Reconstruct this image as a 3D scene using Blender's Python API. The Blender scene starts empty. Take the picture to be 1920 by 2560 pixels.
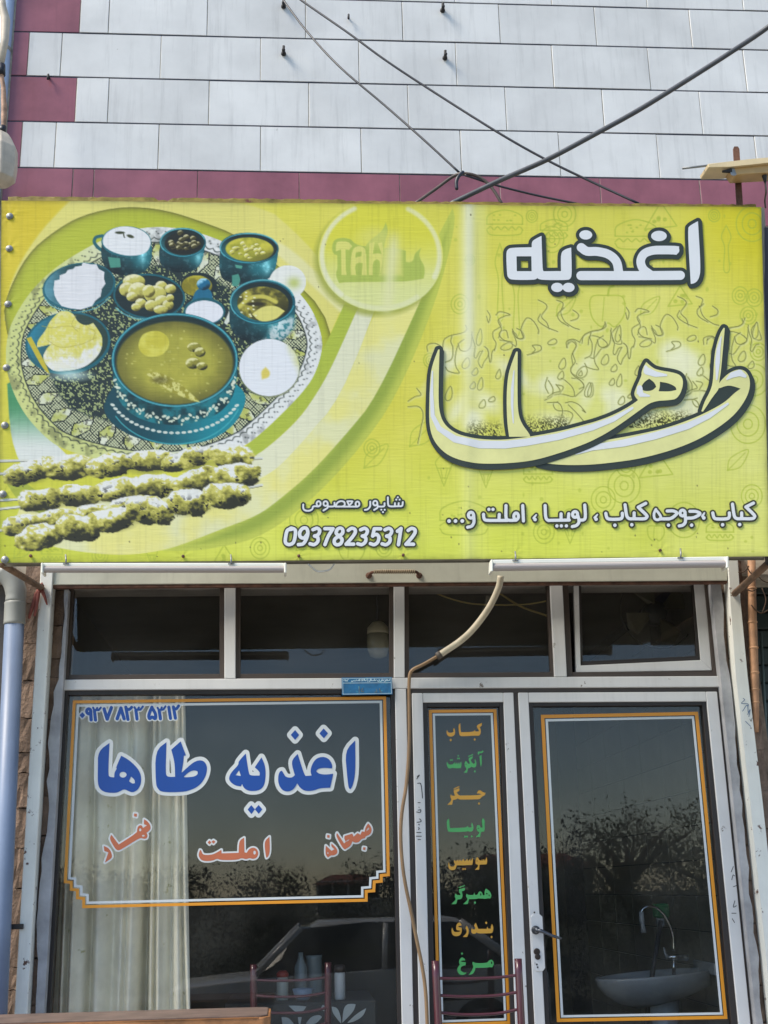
import bpy, bmesh, math, random
import numpy as np
from mathutils import Vector, Matrix

random.seed(7)
rng = np.random.default_rng(7)
C = bpy.context.scene.collection
S = bpy.context.scene

# ------------------------------------------------------------------ camera
F, PITCH, YAW, ROLL = 3156.0, math.radians(16.6), math.radians(4.21), math.radians(-1.28)
CAM = np.array([0.0, -6.5, 1.65])
_cp, _sp, _cy, _sy, _cr, _sr = math.cos(PITCH), math.sin(PITCH), math.cos(YAW), math.sin(YAW), math.cos(ROLL), math.sin(ROLL)
FWD = np.array([_cp * _sy, _cp * _cy, _sp])
_r0 = np.array([_cy, -_sy, 0.0])
_u0 = np.cross(_r0, FWD)
RGT = _r0 * _cr + _u0 * _sr
UPV = -_r0 * _sr + _u0 * _cr
cam = bpy.data.cameras.new('camera')
cam.sensor_fit = 'HORIZONTAL'
cam.sensor_width = 36.0
cam.lens = F / 1920.0 * 36.0
cam.clip_start = 0.05
cam.clip_end = 600.0
camo = bpy.data.objects.new('camera', cam)
C.objects.link(camo)
m = Matrix.Identity(4)
for i in range(3):
    m[i][0], m[i][1], m[i][2], m[i][3] = RGT[i], UPV[i], -FWD[i], CAM[i]
camo.matrix_world = m
S.camera = camo

# ------------------------------------------------------------------ sky, sun, exposure
SUN_EL, SUN_AZ = math.radians(50), math.radians(245)   # azimuth from +Y towards +X
world = bpy.data.worlds.new('World')
S.world = world
world.use_nodes = True
wn = world.node_tree
bgn = wn.nodes['Background']
sky = wn.nodes.new('ShaderNodeTexSky')
sky.sky_type = 'NISHITA'
sky.sun_disc = False
sky.sun_elevation = SUN_EL
sky.sun_rotation = SUN_AZ
sky.air_density = 1.0
sky.dust_density = 0.25
sky.altitude = 900.0
sky.ozone_density = 0.4
wn.links.new(sky.outputs[0], bgn.inputs[0])
bgn.inputs[1].default_value = 0.12
sl = bpy.data.lights.new('sun', 'SUN')
sl.energy = 3.2
sl.angle = math.radians(24.0)
sl.color = (1.0, 0.91, 0.78)
so = bpy.data.objects.new('sun', sl)
C.objects.link(so)
sd = Vector((math.cos(SUN_EL) * math.sin(SUN_AZ), math.cos(SUN_EL) * math.cos(SUN_AZ), math.sin(SUN_EL)))
so.rotation_euler = (-sd).to_track_quat('-Z', 'Y').to_euler()
so.location = (0, 0, 20)
S.view_settings.view_transform = 'Standard'
S.view_settings.look = 'None'
S.view_settings.exposure = 0.95
S.view_settings.gamma = 1.0
S.view_settings.use_curve_mapping = False

# ------------------------------------------------------------------ photo pixel -> point on a plane of constant Y
def up(px, py, Y):
    d = FWD * F + RGT * (px - 960.0) + UPV * (1280.0 - py)
    t = (Y - CAM[1]) / d[1]
    return Vector(CAM + d * t)

def upa(px, py, Y):
    px = np.asarray(px, float); py = np.asarray(py, float)
    d = FWD[None] * F + RGT[None] * (px.ravel()[:, None] - 960.0) + UPV[None] * (1280.0 - py.ravel()[:, None])
    t = (Y - CAM[1]) / d[:, 1]
    return CAM[None] + d * t[:, None]

def proj(P):
    v = P - CAM[None]
    z = v @ FWD
    return 960.0 + F * (v @ RGT) / z, 1280.0 - F * (v @ UPV) / z

# ------------------------------------------------------------------ colour + materials
def lin(c):
    c = np.asarray(c, float) / 255.0
    return np.where(c <= 0.04045, c / 12.92, ((c + 0.055) / 1.055) ** 2.4)

MATS = {}
def M(name, srgb, rough=0.6, var=0.12, scale=6.0, bump=0.0, bscale=60.0, metal=0.0, spec=0.5, spots=None, sthr=0.62, sscale=9.0,
      streak=0.0, rand=0.0, coat=0.0):
    if name in MATS: return MATS[name]
    mt = bpy.data.materials.new(name); mt.use_nodes = True
    n = mt.node_tree; N = n.nodes; L = n.links
    b = N['Principled BSDF']
    b.inputs['Roughness'].default_value = rough
    b.inputs['Metallic'].default_value = metal
    b.inputs['Specular IOR Level'].default_value = spec
    b.inputs['Coat Weight'].default_value = coat
    col = list(lin(srgb)) + [1.0]
    tc = N.new('ShaderNodeTexCoord')
    cur = N.new('ShaderNodeRGB'); cur.outputs[0].default_value = col
    out = cur.outputs[0]
    def mixc(fac, a, bcol, mode='MIX'):
        mx = N.new('ShaderNodeMix'); mx.data_type = 'RGBA'; mx.blend_type = mode
        if isinstance(fac, float): mx.inputs[0].default_value = fac
        else: L.new(fac, mx.inputs[0])
        L.new(a, mx.inputs[6])
        if isinstance(bcol, (list, tuple)): mx.inputs[7].default_value = bcol
        else: L.new(bcol, mx.inputs[7])
        return mx.outputs[2]
    def noise(sc, det=5.0, vec=None, rgh=0.6):
        t = N.new('ShaderNodeTexNoise'); t.inputs['Scale'].default_value = sc; t.inputs['Detail'].default_value = det
        t.inputs['Roughness'].default_value = rgh
        L.new(vec if vec else tc.outputs['Object'], t.inputs['Vector'])
        return t.outputs[0]
    def ramp(src, a, bb):
        r = N.new('ShaderNodeMapRange'); r.inputs[1].default_value = a; r.inputs[2].default_value = bb
        L.new(src, r.inputs[0]); return r.outputs[0]
    if var > 0:
        f = ramp(noise(scale), 0.35, 0.7)
        out = mixc(f, out, [c * (1 - 2.2 * var) for c in col[:3]] + [1])
    if streak > 0:
        mp = N.new('ShaderNodeMapping'); mp.inputs['Scale'].default_value = (14, 14, 0.9)
        L.new(tc.outputs['Object'], mp.inputs[0])
        f = ramp(noise(1.6, 6, mp.outputs[0], 0.7), 0.52, 0.78)
        ml = N.new('ShaderNodeMath'); ml.operation = 'MULTIPLY'; ml.inputs[1].default_value = streak; L.new(f, ml.inputs[0])
        out = mixc(ml.outputs[0], out, [c * 0.45 for c in col[:3]] + [1])
    if rand > 0:
        oi = N.new('ShaderNodeObjectInfo')
        r = ramp(oi.outputs['Random'], 0, 1)
        hs = N.new('ShaderNodeHueSaturation')
        mr = N.new('ShaderNodeMapRange'); mr.inputs[3].default_value = 1 - rand; mr.inputs[4].default_value = 1 + rand
        L.new(oi.outputs['Random'], mr.inputs[0]); L.new(mr.outputs[0], hs.inputs['Value'])
        L.new(out, hs.inputs['Color']); out = hs.outputs[0]
    if spots is not None:
        t = noise(sscale, 8, None, 0.7)
        f = ramp(t, sthr, sthr + 0.03)
        out = mixc(f, out, list(lin(spots)) + [1])
    L.new(out, b.inputs['Base Color'])
    if bump > 0:
        bp = N.new('ShaderNodeBump'); bp.inputs['Strength'].default_value = bump; bp.inputs['Distance'].default_value = 0.01
        L.new(noise(bscale, 6), bp.inputs['Height']); L.new(bp.outputs[0], b.inputs['Normal'])
    MATS[name] = mt
    return mt

def glass_mat(name, tint, refl_rough=0.0, boost=1.9):
    if name in MATS: return MATS[name]
    mt = bpy.data.materials.new(name); mt.use_nodes = True
    n = mt.node_tree; N = n.nodes; L = n.links
    N.remove(N['Principled BSDF'])
    tr = N.new('ShaderNodeBsdfTransparent'); tr.inputs[0].default_value = (*tint, 1)
    gl = N.new('ShaderNodeBsdfGlossy'); gl.inputs['Roughness'].default_value = refl_rough
    lw = N.new('ShaderNodeLayerWeight'); lw.inputs[0].default_value = 0.5      # Schlick reflectance, the same from both sides
    pw = N.new('ShaderNodeMath'); pw.operation = 'POWER'; pw.inputs[1].default_value = 5.0; L.new(lw.outputs['Facing'], pw.inputs[0])
    ml = N.new('ShaderNodeMath'); ml.operation = 'MULTIPLY_ADD'; ml.use_clamp = True; ml.inputs[1].default_value = 0.95; ml.inputs[2].default_value = 0.043 * boost
    L.new(pw.outputs[0], ml.inputs[0])
    tcg = N.new('ShaderNodeTexCoord'); nsg = N.new('ShaderNodeTexNoise'); nsg.inputs['Scale'].default_value = 2.2; nsg.inputs['Detail'].default_value = 1.0
    bpg = N.new('ShaderNodeBump'); bpg.inputs['Strength'].default_value = 0.025; bpg.inputs['Distance'].default_value = 0.004
    L.new(tcg.outputs['Object'], nsg.inputs[0]); L.new(nsg.outputs[0], bpg.inputs['Height']); L.new(bpg.outputs[0], gl.inputs['Normal'])
    mx = N.new('ShaderNodeMixShader'); L.new(ml.outputs[0], mx.inputs[0]); L.new(tr.outputs[0], mx.inputs[1]); L.new(gl.outputs[0], mx.inputs[2])
    # faint film of dust on the pane
    df = N.new('ShaderNodeBsdfDiffuse'); df.inputs[0].default_value = (0.45, 0.44, 0.40, 1)
    tc = N.new('ShaderNodeTexCoord'); ns = N.new('ShaderNodeTexNoise'); ns.inputs['Scale'].default_value = 3.0; ns.inputs['Detail'].default_value = 8
    L.new(tc.outputs['Object'], ns.inputs[0])
    mr = N.new('ShaderNodeMapRange'); mr.inputs[1].default_value = 0.4; mr.inputs[2].default_value = 0.8; mr.inputs[3].default_value = 0.006; mr.inputs[4].default_value = 0.03
    L.new(ns.outputs[0], mr.inputs[0])
    m2 = N.new('ShaderNodeMixShader'); L.new(mr.outputs[0], m2.inputs[0]); L.new(mx.outputs[0], m2.inputs[1]); L.new(df.outputs[0], m2.inputs[2])
    L.new(m2.outputs[0], N['Material Output'].inputs[0])
    MATS[name] = mt
    return mt

# ------------------------------------------------------------------ object helpers
def thing(name, label, cat, loc=(0, 0, 0), group=None):
    o = bpy.data.objects.new(name, None); C.objects.link(o)
    o.location = loc; o.empty_display_size = 0.1
    o['label'] = label; o['category'] = cat
    if group: o['group'] = group
    return o

def tag(o, label, cat, group=None):
    o['label'] = label; o['category'] = cat
    if group: o['group'] = group
    return o

def wloc(o):
    v = Vector((0, 0, 0))
    while o is not None:
        v = v + o.location; o = o.parent
    return v

def link(name, me, mat, parent=None, kind=None):
    """mesh vertices are in world coordinates"""
    o = bpy.data.objects.new(name, me); C.objects.link(o)
    if mat is not None and len(me.materials) == 0: me.materials.append(mat)
    if parent is not None:
        o.parent = parent
        o.location = -wloc(parent)
    if kind: o['kind'] = kind
    return o

def from_bm(name, bm, mat, parent=None, smooth=False, kind=None):
    me = bpy.data.meshes.new(name)
    bmesh.ops.recalc_face_normals(bm, faces=bm.faces)
    bm.to_mesh(me); bm.free()
    if smooth:
        for p in me.polygons: p.use_smooth = True
    return link(name, me, mat, parent, kind)

def bm_prism(bm, front, back):
    a = [bm.verts.new(p) for p in front]; b = [bm.verts.new(p) for p in back]
    n = len(a)
    bm.faces.new(a); bm.faces.new(b[::-1])
    for i in range(n):
        j = (i + 1) % n
        bm.faces.new((a[j], a[i], b[i], b[j]))

def bevel_bm(bm, off, seg=1):
    if off > 0:
        bmesh.ops.bevel(bm, geom=list(bm.edges), offset=off, segments=seg, affect='EDGES', profile=0.5)

def slab(name, polys, Y, th, mat, parent=None, bev=0.002, kind=None):
    """polygons given in photo pixels on the plane Y, extruded back by th"""
    bm = bmesh.new()
    for pl in polys:
        fr = [up(x, y, Y) for x, y in pl]
        bk = [v + Vector((0, th, 0)) for v in fr]
        bm_prism(bm, fr, bk)
    bevel_bm(bm, bev)
    return from_bm(name, bm, mat, parent, kind=kind)

def box(name, x0, x1, y0, y1, z0, z1, mat, parent=None, bev=0.003, kind=None):
    bm = bmesh.new()
    bm_prism(bm, [(x0, y0, z0), (x1, y0, z0), (x1, y0, z1), (x0, y0, z1)], [(x0, y1, z0), (x1, y1, z0), (x1, y1, z1), (x0, y1, z1)])
    bevel_bm(bm, bev)
    return from_bm(name, bm, mat, parent, kind=kind)

def catmull(pts, n=6, closed=False):
    P = [Vector(p) for p in pts]; out = []
    m_ = len(P)
    rngi = range(m_) if closed else range(m_ - 1)
    for i in rngi:
        p1, p2 = P[i], P[(i + 1) % m_]
        p0 = P[i - 1] if (closed or i > 0) else p1 * 2 - p2
        p3 = P[(i + 2) % m_] if (closed or i + 2 < m_) else p2 * 2 - p1
        for k in range(n):
            t = k / n
            out.append(0.5 * ((2 * p1) + (p2 - p0) * t + (2 * p0 - 5 * p1 + 4 * p2 - p3) * t * t + (3 * p1 - p0 - 3 * p2 + p3) * t ** 3))
    if not closed: out.append(P[-1].copy())
    return out

def bm_tube(bm, pts, r, seg=10, cap=True):
    P = [Vector(p) for p in pts]; n = len(P)
    R = r if isinstance(r, (list, tuple)) else [r] * n
    rings = []; prev = None
    for i in range(n):
        t = (P[min(i + 1, n - 1)] - P[max(i - 1, 0)]).normalized()
        if prev is None:
            a = t.cross(Vector((0.13, 0.2, 0.97)))
            if a.length < 1e-3: a = t.cross(Vector((1, 0, 0)))
        else:
            a = prev - t * prev.dot(t)
        a.normalize(); prev = a.copy(); b = t.cross(a)
        rings.append([bm.verts.new(P[i] + (a * math.cos(2 * math.pi * k / seg) + b * math.sin(2 * math.pi * k / seg)) * R[i]) for k in range(seg)])
    for i in range(n - 1):
        for k in range(seg):
            bm.faces.new((rings[i][k], rings[i][(k + 1) % seg], rings[i + 1][(k + 1) % seg], rings[i + 1][k]))
    if cap:
        bm.faces.new(rings[0][::-1]); bm.faces.new(rings[-1])

def tube(name, pts, r, mat, parent=None, seg=10, smooth_n=0):
    bm = bmesh.new()
    if smooth_n: pts = catmull(pts, smooth_n)
    bm_tube(bm, pts, r, seg)
    return from_bm(name, bm, mat, parent, smooth=True)

def bm_lathe(bm, prof, c, axis='Z', seg=24):
    """prof: list of (radius, height)"""
    rings = []
    for r, h in prof:
        ring = []
        for k in range(seg):
            a = 2 * math.pi * k / seg
            x, y = r * math.cos(a), r * math.sin(a)
            if axis == 'Z': v = (c[0] + x, c[1] + y, c[2] + h)
            elif axis == 'Y': v = (c[0] + x, c[1] + h, c[2] + y)
            else: v = (c[0] + h, c[1] + x, c[2] + y)
            ring.append(bm.verts.new(v))
        rings.append(ring)
    for i in range(len(rings) - 1):
        for k in range(seg):
            bm.faces.new((rings[i][k], rings[i][(k + 1) % seg], rings[i + 1][(k + 1) % seg], rings[i + 1][k]))
    bm.faces.new(rings[0][::-1]); bm.faces.new(rings[-1])

def lathe(name, prof, c, mat, parent=None, axis='Z', seg=24):
    bm = bmesh.new(); bm_lathe(bm, prof, c, axis, seg)
    return from_bm(name, bm, mat, parent, smooth=True)

# ------------------------------------------------------------------ 2-D outlines as distance fields -> flat meshes (lettering, printed shapes)
def soften(pts, it=2, lim=62):
    P = [np.array(p, float) for p in pts]
    for _ in range(it):
        Q = []; n = len(P)
        for i in range(n):
            a, b, c = P[i - 1], P[i], P[(i + 1) % n]
            u, v = b - a, c - b
            lu, lv = np.hypot(*u), np.hypot(*v)
            if lu < 1e-6 or lv < 1e-6: Q.append(b); continue
            ang = math.degrees(math.acos(max(-1, min(1, float(u @ v) / (lu * lv)))))
            if ang > lim: Q.append(b)
            else:
                Q.append(b - u * 0.25); Q.append(b + v * 0.25)
        P = Q
    return np.array(P)

def sd_poly(P, X, Y):
    d = np.full(X.shape, 1e18); ins = np.zeros(X.shape, bool)
    n = len(P)
    for i in range(n):
        ax, ay = P[i]; bx, by = P[(i + 1) % n]
        ex, ey = bx - ax, by - ay
        l2 = ex * ex + ey * ey
        if l2 < 1e-12: continue
        wx, wy = X - ax, Y - ay
        t = np.clip((wx * ex + wy * ey) / l2, 0, 1)
        d = np.minimum(d, (wx - ex * t) ** 2 + (wy - ey * t) ** 2)
        if abs(ey) > 1e-12:
            c = ((ay > Y) != (by > Y)) & (X < (ex * (Y - ay) / ey + ax))
            ins ^= c
    return np.where(ins, -1, 1) * np.sqrt(d)

def sd_stroke(P, r, X, Y):
    d = np.full(X.shape, 1e18)
    R = r if isinstance(r, (list, tuple, np.ndarray)) else [r] * len(P)
    for i in range(max(1, len(P) - 1)):
        ax, ay = P[i]; bx, by = P[min(i + 1, len(P) - 1)]
        ex, ey = bx - ax, by - ay
        l2 = max(ex * ex + ey * ey, 1e-9)
        wx, wy = X - ax, Y - ay
        t = np.clip((wx * ex + wy * ey) / l2, 0, 1)
        d = np.minimum(d, np.sqrt((wx - ex * t) ** 2 + (wy - ey * t) ** 2) - (R[i] + (R[min(i + 1, len(P) - 1)] - R[i]) * t))
    return d

def cm2(pts, n=5):
    if len(pts) < 3: return np.array(pts, float)
    return np.array([(v[0], v[1]) for v in catmull([(p[0], p[1], 0) for p in pts], n)])

class Glyph:
    """union of polygons, strokes, ellipses and holes in crop coordinates"""
    def __init__(s, ox, oy, sc): s.o = (ox, oy, sc); s.sh = []
    def T(s, pts): ox, oy, sc = s.o; return [(ox + x * sc, oy + y * sc) for x, y in pts]
    def p(s, *pts, it=2): s.sh.append(('+p', soften(s.T(pts), it) if it else np.array(s.T(pts)))); return s
    def h(s, *pts, it=2): s.sh.append(('-p', soften(s.T(pts), it) if it else np.array(s.T(pts)))); return s
    def s(s, r, *pts, n=5):
        rr = r * s.o[2] if not isinstance(r, (list, tuple)) else None
        P = s.T(pts)
        if rr is None:
            s.sh.append(('+s', np.array(P), [q * s.o[2] for q in r])); return s
        s.sh.append(('+s', cm2(P, n) if n else np.array(P), rr)); return s
    def e(s, cx, cy, rx, ry, hole=False):
        a = np.linspace(0, 2 * np.pi, 26)[:-1]
        P = np.array(s.T([(cx + rx * math.cos(t), cy + ry * math.sin(t)) for t in a]))
        s.sh.append(('-p' if hole else '+p', P)); return s
    def ring(s, cx, cy, rx, ry, r):
        a = np.linspace(0, 2 * np.pi, 21)
        s.sh.append(('+s', np.array(s.T([(cx + rx * math.cos(t), cy + ry * math.sin(t)) for t in a])), r * s.o[2])); return s
    def d(s, cx, cy, r, ry=None):
        ry = ry or r * 1.2
        return s.p((cx - r, cy), (cx, cy - ry), (cx + r, cy), (cx, cy + ry), it=0)
    def bbox(s):
        lo = np.array([1e9, 1e9]); hi = -lo
        for q in s.sh:
            if q[0][0] == '-': continue
            r = 0
            if q[0] == '+s': r = np.max(q[2])
            lo = np.minimum(lo, q[1].min(0) - r); hi = np.maximum(hi, q[1].max(0) + r)
        return lo, hi
    def field(s, X, Y):
        f = np.full(X.shape, 1e9)
        for q in s.sh:
            d = sd_poly(q[1], X, Y) if q[0][1] == 'p' else sd_stroke(q[1], q[2], X, Y)
            f = np.minimum(f, d) if q[0][0] == '+' else np.maximum(f, -d)
        return f

def field_mesh(fn, lo, hi, step):
    """marching squares: list of polygons (photo pixels) where fn < 0"""
    xs = np.arange(lo[0] - step, hi[0] + 2 * step, step); ys = np.arange(lo[1] - step, hi[1] + 2 * step, step)
    X, Y = np.meshgrid(xs, ys)
    f = fn(X, Y)
    ins = f < 0
    c = ins[:-1, :-1].astype(int) + ins[:-1, 1:] + ins[1:, 1:] + ins[1:, :-1]
    polys = []
    for j in range(c.shape[0]):
        row = c[j]; i = 0; n = len(row)
        nz = np.nonzero(row)[0]
        if len(nz) == 0: continue
        i = nz[0]; last = nz[-1]
        while i <= last:
            if row[i] == 4:
                k = i
                while k + 1 <= last and row[k + 1] == 4 and k - i < 11: k += 1
                polys.append([(xs[i], ys[j]), (xs[k + 1], ys[j]), (xs[k + 1], ys[j + 1]), (xs[i], ys[j + 1])])
                i = k + 1
            elif row[i] > 0:
                cor = [(i, j), (i + 1, j), (i + 1, j + 1), (i, j + 1)]
                pl = []
                for q in range(4):
                    a, b = cor[q], cor[(q + 1) % 4]
                    fa, fb = f[a[1], a[0]], f[b[1], b[0]]
                    if fa < 0: pl.append((xs[a[0]], ys[a[1]]))
                    if (fa < 0) != (fb < 0):
                        t = fa / (fa - fb)
                        pl.append((xs[a[0]] + (xs[b[0]] - xs[a[0]]) * t, ys[a[1]] + (ys[b[1]] - ys[a[1]]) * t))
                if len(pl) >= 3: polys.append(pl)
                i += 1
            else: i += 1
    return polys

SAG = [None]
def polys_obj(name, polys, Y, mat, parent):
    n = sum(len(p) for p in polys)
    arr = np.array([q for p in polys for q in p])
    W = upa(arr[:, 0], arr[:, 1], Y)
    if SAG[0] is not None and parent is not None and parent.name == 'shop_sign': W[:, 1] -= SAG[0](arr[:, 0], arr[:, 1])
    faces = []; k = 0
    for p in polys:
        faces.append(tuple(range(k, k + len(p)))); k += len(p)
    me = bpy.data.meshes.new(name)
    me.from_pydata(W.tolist(), [], faces)
    return link(name, me, mat, parent)

def letter(g, Y, mat, parent, level=0.0, name='lettering', step=0.8, shift=None):
    lo, hi = g.bbox()
    pad = level + 2 + (max(shift) if shift else 0)
    if shift:
        fn = lambda X, Yy: np.minimum(g.field(X, Yy), g.field(X - shift[0], Yy - shift[1])) - level
    else:
        fn = lambda X, Yy: g.field(X, Yy) - level
    return polys_obj(name, field_mesh(fn, lo - pad, hi + pad, step), Y, mat, parent)

# ==================================================================================================== materials
WHITE_TILE = M('white_tile', (216, 217, 216), 0.35, 0.09, 2.0, 0.06, 25, streak=0.42, rand=0.06, spots=(150, 146, 138), sthr=0.69, sscale=7)
MAROON_TILE = M('maroon_tile', (150, 92, 104), 0.3, 0.14, 4.0, 0.06, 25, streak=0.3, rand=0.07, spots=(172, 128, 132), sthr=0.68, sscale=5)
GROUT_DARK = M('dark_grout', (58, 62, 78), 0.9, 0.2, 30)
CONCRETE = M('grey_concrete', (140, 135, 128), 0.9, 0.2, 3, 0.3, 40)
PLASTER = M('grey_plaster', (176, 177, 180), 0.85, 0.22, 5, 0.25, 50, streak=0.35)
BRICK = M('clay_block', (140, 118, 102), 0.95, 0.25, 9, 0.8, 70, rand=0.14, spots=(112, 90, 74), sthr=0.64, sscale=22)
FRAME_WHITE = M('white_frame_paint', (212, 212, 211), 0.42, 0.05, 2.5, 0.04, 30, streak=0.18, spots=(120, 110, 100), sthr=0.655, sscale=18)
FRAME_BROWN = M('brown_frame', (74, 64, 58), 0.5, 0.12, 5, 0.03)
FRAME_DARK = M('dark_bead', (44, 38, 36), 0.5, 0.1, 5)
POST_WHITE = M('white_post_paint', (228, 229, 221), 0.5, 0.06, 4, 0.08, 40, streak=0.25, spots=(88, 56, 42), sthr=0.61, sscale=15)
SHUTTER = M('cream_shutter', (204, 205, 188), 0.5, 0.1, 3, 0.05, 30, streak=0.3, spots=(110, 84, 62), sthr=0.70, sscale=9)
RUST = M('rusty_iron', (112, 78, 62), 0.85, 0.3, 20, 0.4, 80)
WOOD = M('old_wood', (140, 112, 88), 0.85, 0.25, 9, 0.4, 60)
GLASS = glass_mat('window_glass', (0.985, 0.987, 0.985), 0.010, 0.74)
ORANGE = M('orange_vinyl', (226, 150, 36), 0.35, 0.03, 3)
WVINYL = M('white_vinyl', (208, 213, 214), 0.35, 0.03, 3)
BLUEV = M('blue_vinyl', (12, 70, 154), 0.35, 0.03, 3)
REDV = M('terracotta_vinyl', (186, 104, 70), 0.35, 0.03, 3)
GREENV = M('green_vinyl', (76, 166, 92), 0.35, 0.03, 3)
GOLDV = M('ochre_vinyl', (205, 154, 54), 0.35, 0.03, 3)
INK = M('black_marker', (40, 40, 42), 0.6, 0)
INKB = M('blue_marker', (84, 110, 140), 0.6, 0)

# ==================================================================================================== setting
def sheet(name, x0, x1, y0, y1, z, mat, n=1):
    me = bpy.data.meshes.new(name)
    me.from_pydata([(x0, y0, z), (x1, y0, z), (x1, y1, z), (x0, y1, z)], [], [(0, 1, 2, 3)])
    return link(name, me, mat, None, 'structure')
sheet('ground', -250, 250, -250, 60, -0.02, M('earth', (84, 86, 62), 0.95, 0.2, 0.6, 0.3, 8))
sheet('street', -120, 120, -10.6, -3.0, 0.0, M('asphalt', (120, 118, 114), 0.92, 0.15, 3, 0.4, 120))
box('pavement', -20, 20, -3.0, -1.25, -0.01, 0.14, M('paving', (176, 170, 160), 0.9, 0.15, 3, 0.3, 60), None, 0.01, 'structure')
box('shop_step', -6, 6, -1.25, 0.2, -0.01, 0.35, M('step_stone', (182, 176, 166), 0.85, 0.15, 4, 0.2, 60), None, 0.01, 'structure')

# ==================================================================================================== shop building
bld = thing('shop_building', 'white and maroon tiled shop front with glazed grey doors and transom windows', 'building', (0, 0.1, 0.35))
ZL = up(960, 1440, 0.0).z      # lintel
XL = up(34, 85, 0.0).x - 0.0   # left end of the tiled wall
XR = 4.2
ZTOP = up(960, -330, 0).z
wall = box('upper_wall', XL - 0.02, XR, 0.0045, 0.35, ZL, ZTOP, M('pale_grout', (200, 190, 172), .95, .25, 12), bld, 0)
rows = [(-112, -84, 0), (2 - 15, 17, 1), (79, 124, 2), (189, 231, 3), (301, 341, 4), (418, 451, 5)]
def rowy(r, x):
    a, b = rows[r][0], rows[r][1]
    return a + (b - a) * x / 1920.0
zrow = [up(960, rowy(i, 960), 0.0).z for i in range(6)]
joints = {  # between row i and i+1 : (end of maroon block, joints)
    0: (69, [152, 401, 651, 897, 1135, 1375, 1612, 1850]),
    1: (200, [272, 518, 764, 1006, 1248, 1487, 1724, 1960]),
    2: (69, [152, 401, 651, 897, 1140, 1381, 1621, 1860]),
    3: (189, [270, 522, 772, 1020, 1264, 1507, 1750, 1990]),
    4: (52, [137, 396, 651, 903, 1152, 1398, 1644, 1889]),
    5: (2100, [180, 233, 493, 748, 1000, 1251, 1502, 1752, 2000]),
}
def tile(x0, x1, z0, z1, mat, gx=0.0024, gz=0.0046):
    bm = bmesh.new()
    dy = random.uniform(-0.0015, 0.0015)
    x0 += gx; x1 -= gx * random.uniform(0.6, 1.2); z0 += gz; z1 -= gz
    w = [random.uniform(-0.0012, 0.0012) for _ in range(4)]
    bm_prism(bm, [(x0, dy + w[0], z0), (x1, dy + w[1], z0), (x1, dy + w[2], z1), (x0, dy + w[3], z1)],
             [(x0, 0.0125, z0), (x1, 0.0125, z0), (x1, 0.0125, z1), (x0, 0.0125, z1)])
    bevel_bm(bm, 0.0018)
    return from_bm('tile', bm, mat, wall)
for r in range(6):
    z1 = zrow[r]; z0 = zrow[r + 1] if r < 5 else zrow[5] - 0.31
    ym = (rowy(r, 960) + (rowy(r + 1, 960) if r < 5 else rowy(5, 960) + 105)) / 2
    mend, js = joints[r]
    xs = [up(j, ym, 0.0).x for j in js]
    xm = up(mend, ym, 0.0).x
    while xs[-1] < XR - 0.65: xs.append(xs[-1] + 0.6)
    xs.append(XR)
    if r == 5:
        edges = [XL] + xs
        for a, b in zip(edges[:-1], edges[1:]): tile(a, b, z0, z1, MAROON_TILE)
    else:
        tile(XL, xm, z0, z1, MAROON_TILE)
        edges = [xm] + xs
        for a, b in zip(edges[:-1], edges[1:]): tile(a, b, z0, z1, WHITE_TILE)
for k, z in enumerate(zrow):
    bm = bmesh.new(); rj = random.Random(40 + k); n_ = 60; pv = None
    for i in range(n_ + 1):      # wavering dark pointing between the courses
        x = XL + (XR - XL) * i / n_
        zt, zb_ = z + .0048 + rj.uniform(-.001, .001), z - .0048 + rj.uniform(-.001, .001)
        q_ = [bm.verts.new((x, .0032, zb_)), bm.verts.new((x, .0032, zt))]
        if pv: bm.faces.new((pv[0], q_[0], q_[1], pv[1]))
        pv = q_
    from_bm('joint', bm, GROUT_DARK, wall)
# iron anchors left in the tiles
for px, py in ((709, 12), (709, 130), (1106, 22), (1112, 141)):
    p = up(px, py + 6, 0.0)
    bm = bmesh.new()
    bm_lathe(bm, [(0.016, -0.004), (0.014, -0.016), (0.007, -0.018), (0.007, -0.03), (0.010, -0.032), (0.010, -0.05), (0.005, -0.052)][::-1], p, 'Y', 10)
    bm_tube(bm, [p + Vector((0, -0.02, 0)), p + Vector((0, -0.03, 0.018)), p + Vector((0.001, -0.032, 0.036))], 0.008, 8)
    from_bm('anchor_bolt', bm, M('black_iron', (46, 44, 46), 0.7, 0.2, 30), bld, True)
for px, py, rr in ((123, 196, 0.007), (871, 46, 0.006)):
    p = up(px, py, 0.0)
    tube('nail', [p, p + Vector((0.0, -0.03, 0.004)), p + Vector((0.0, -0.034, -0.03))], rr, M('black_iron', (46, 44, 46)), bld, 8)

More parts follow.
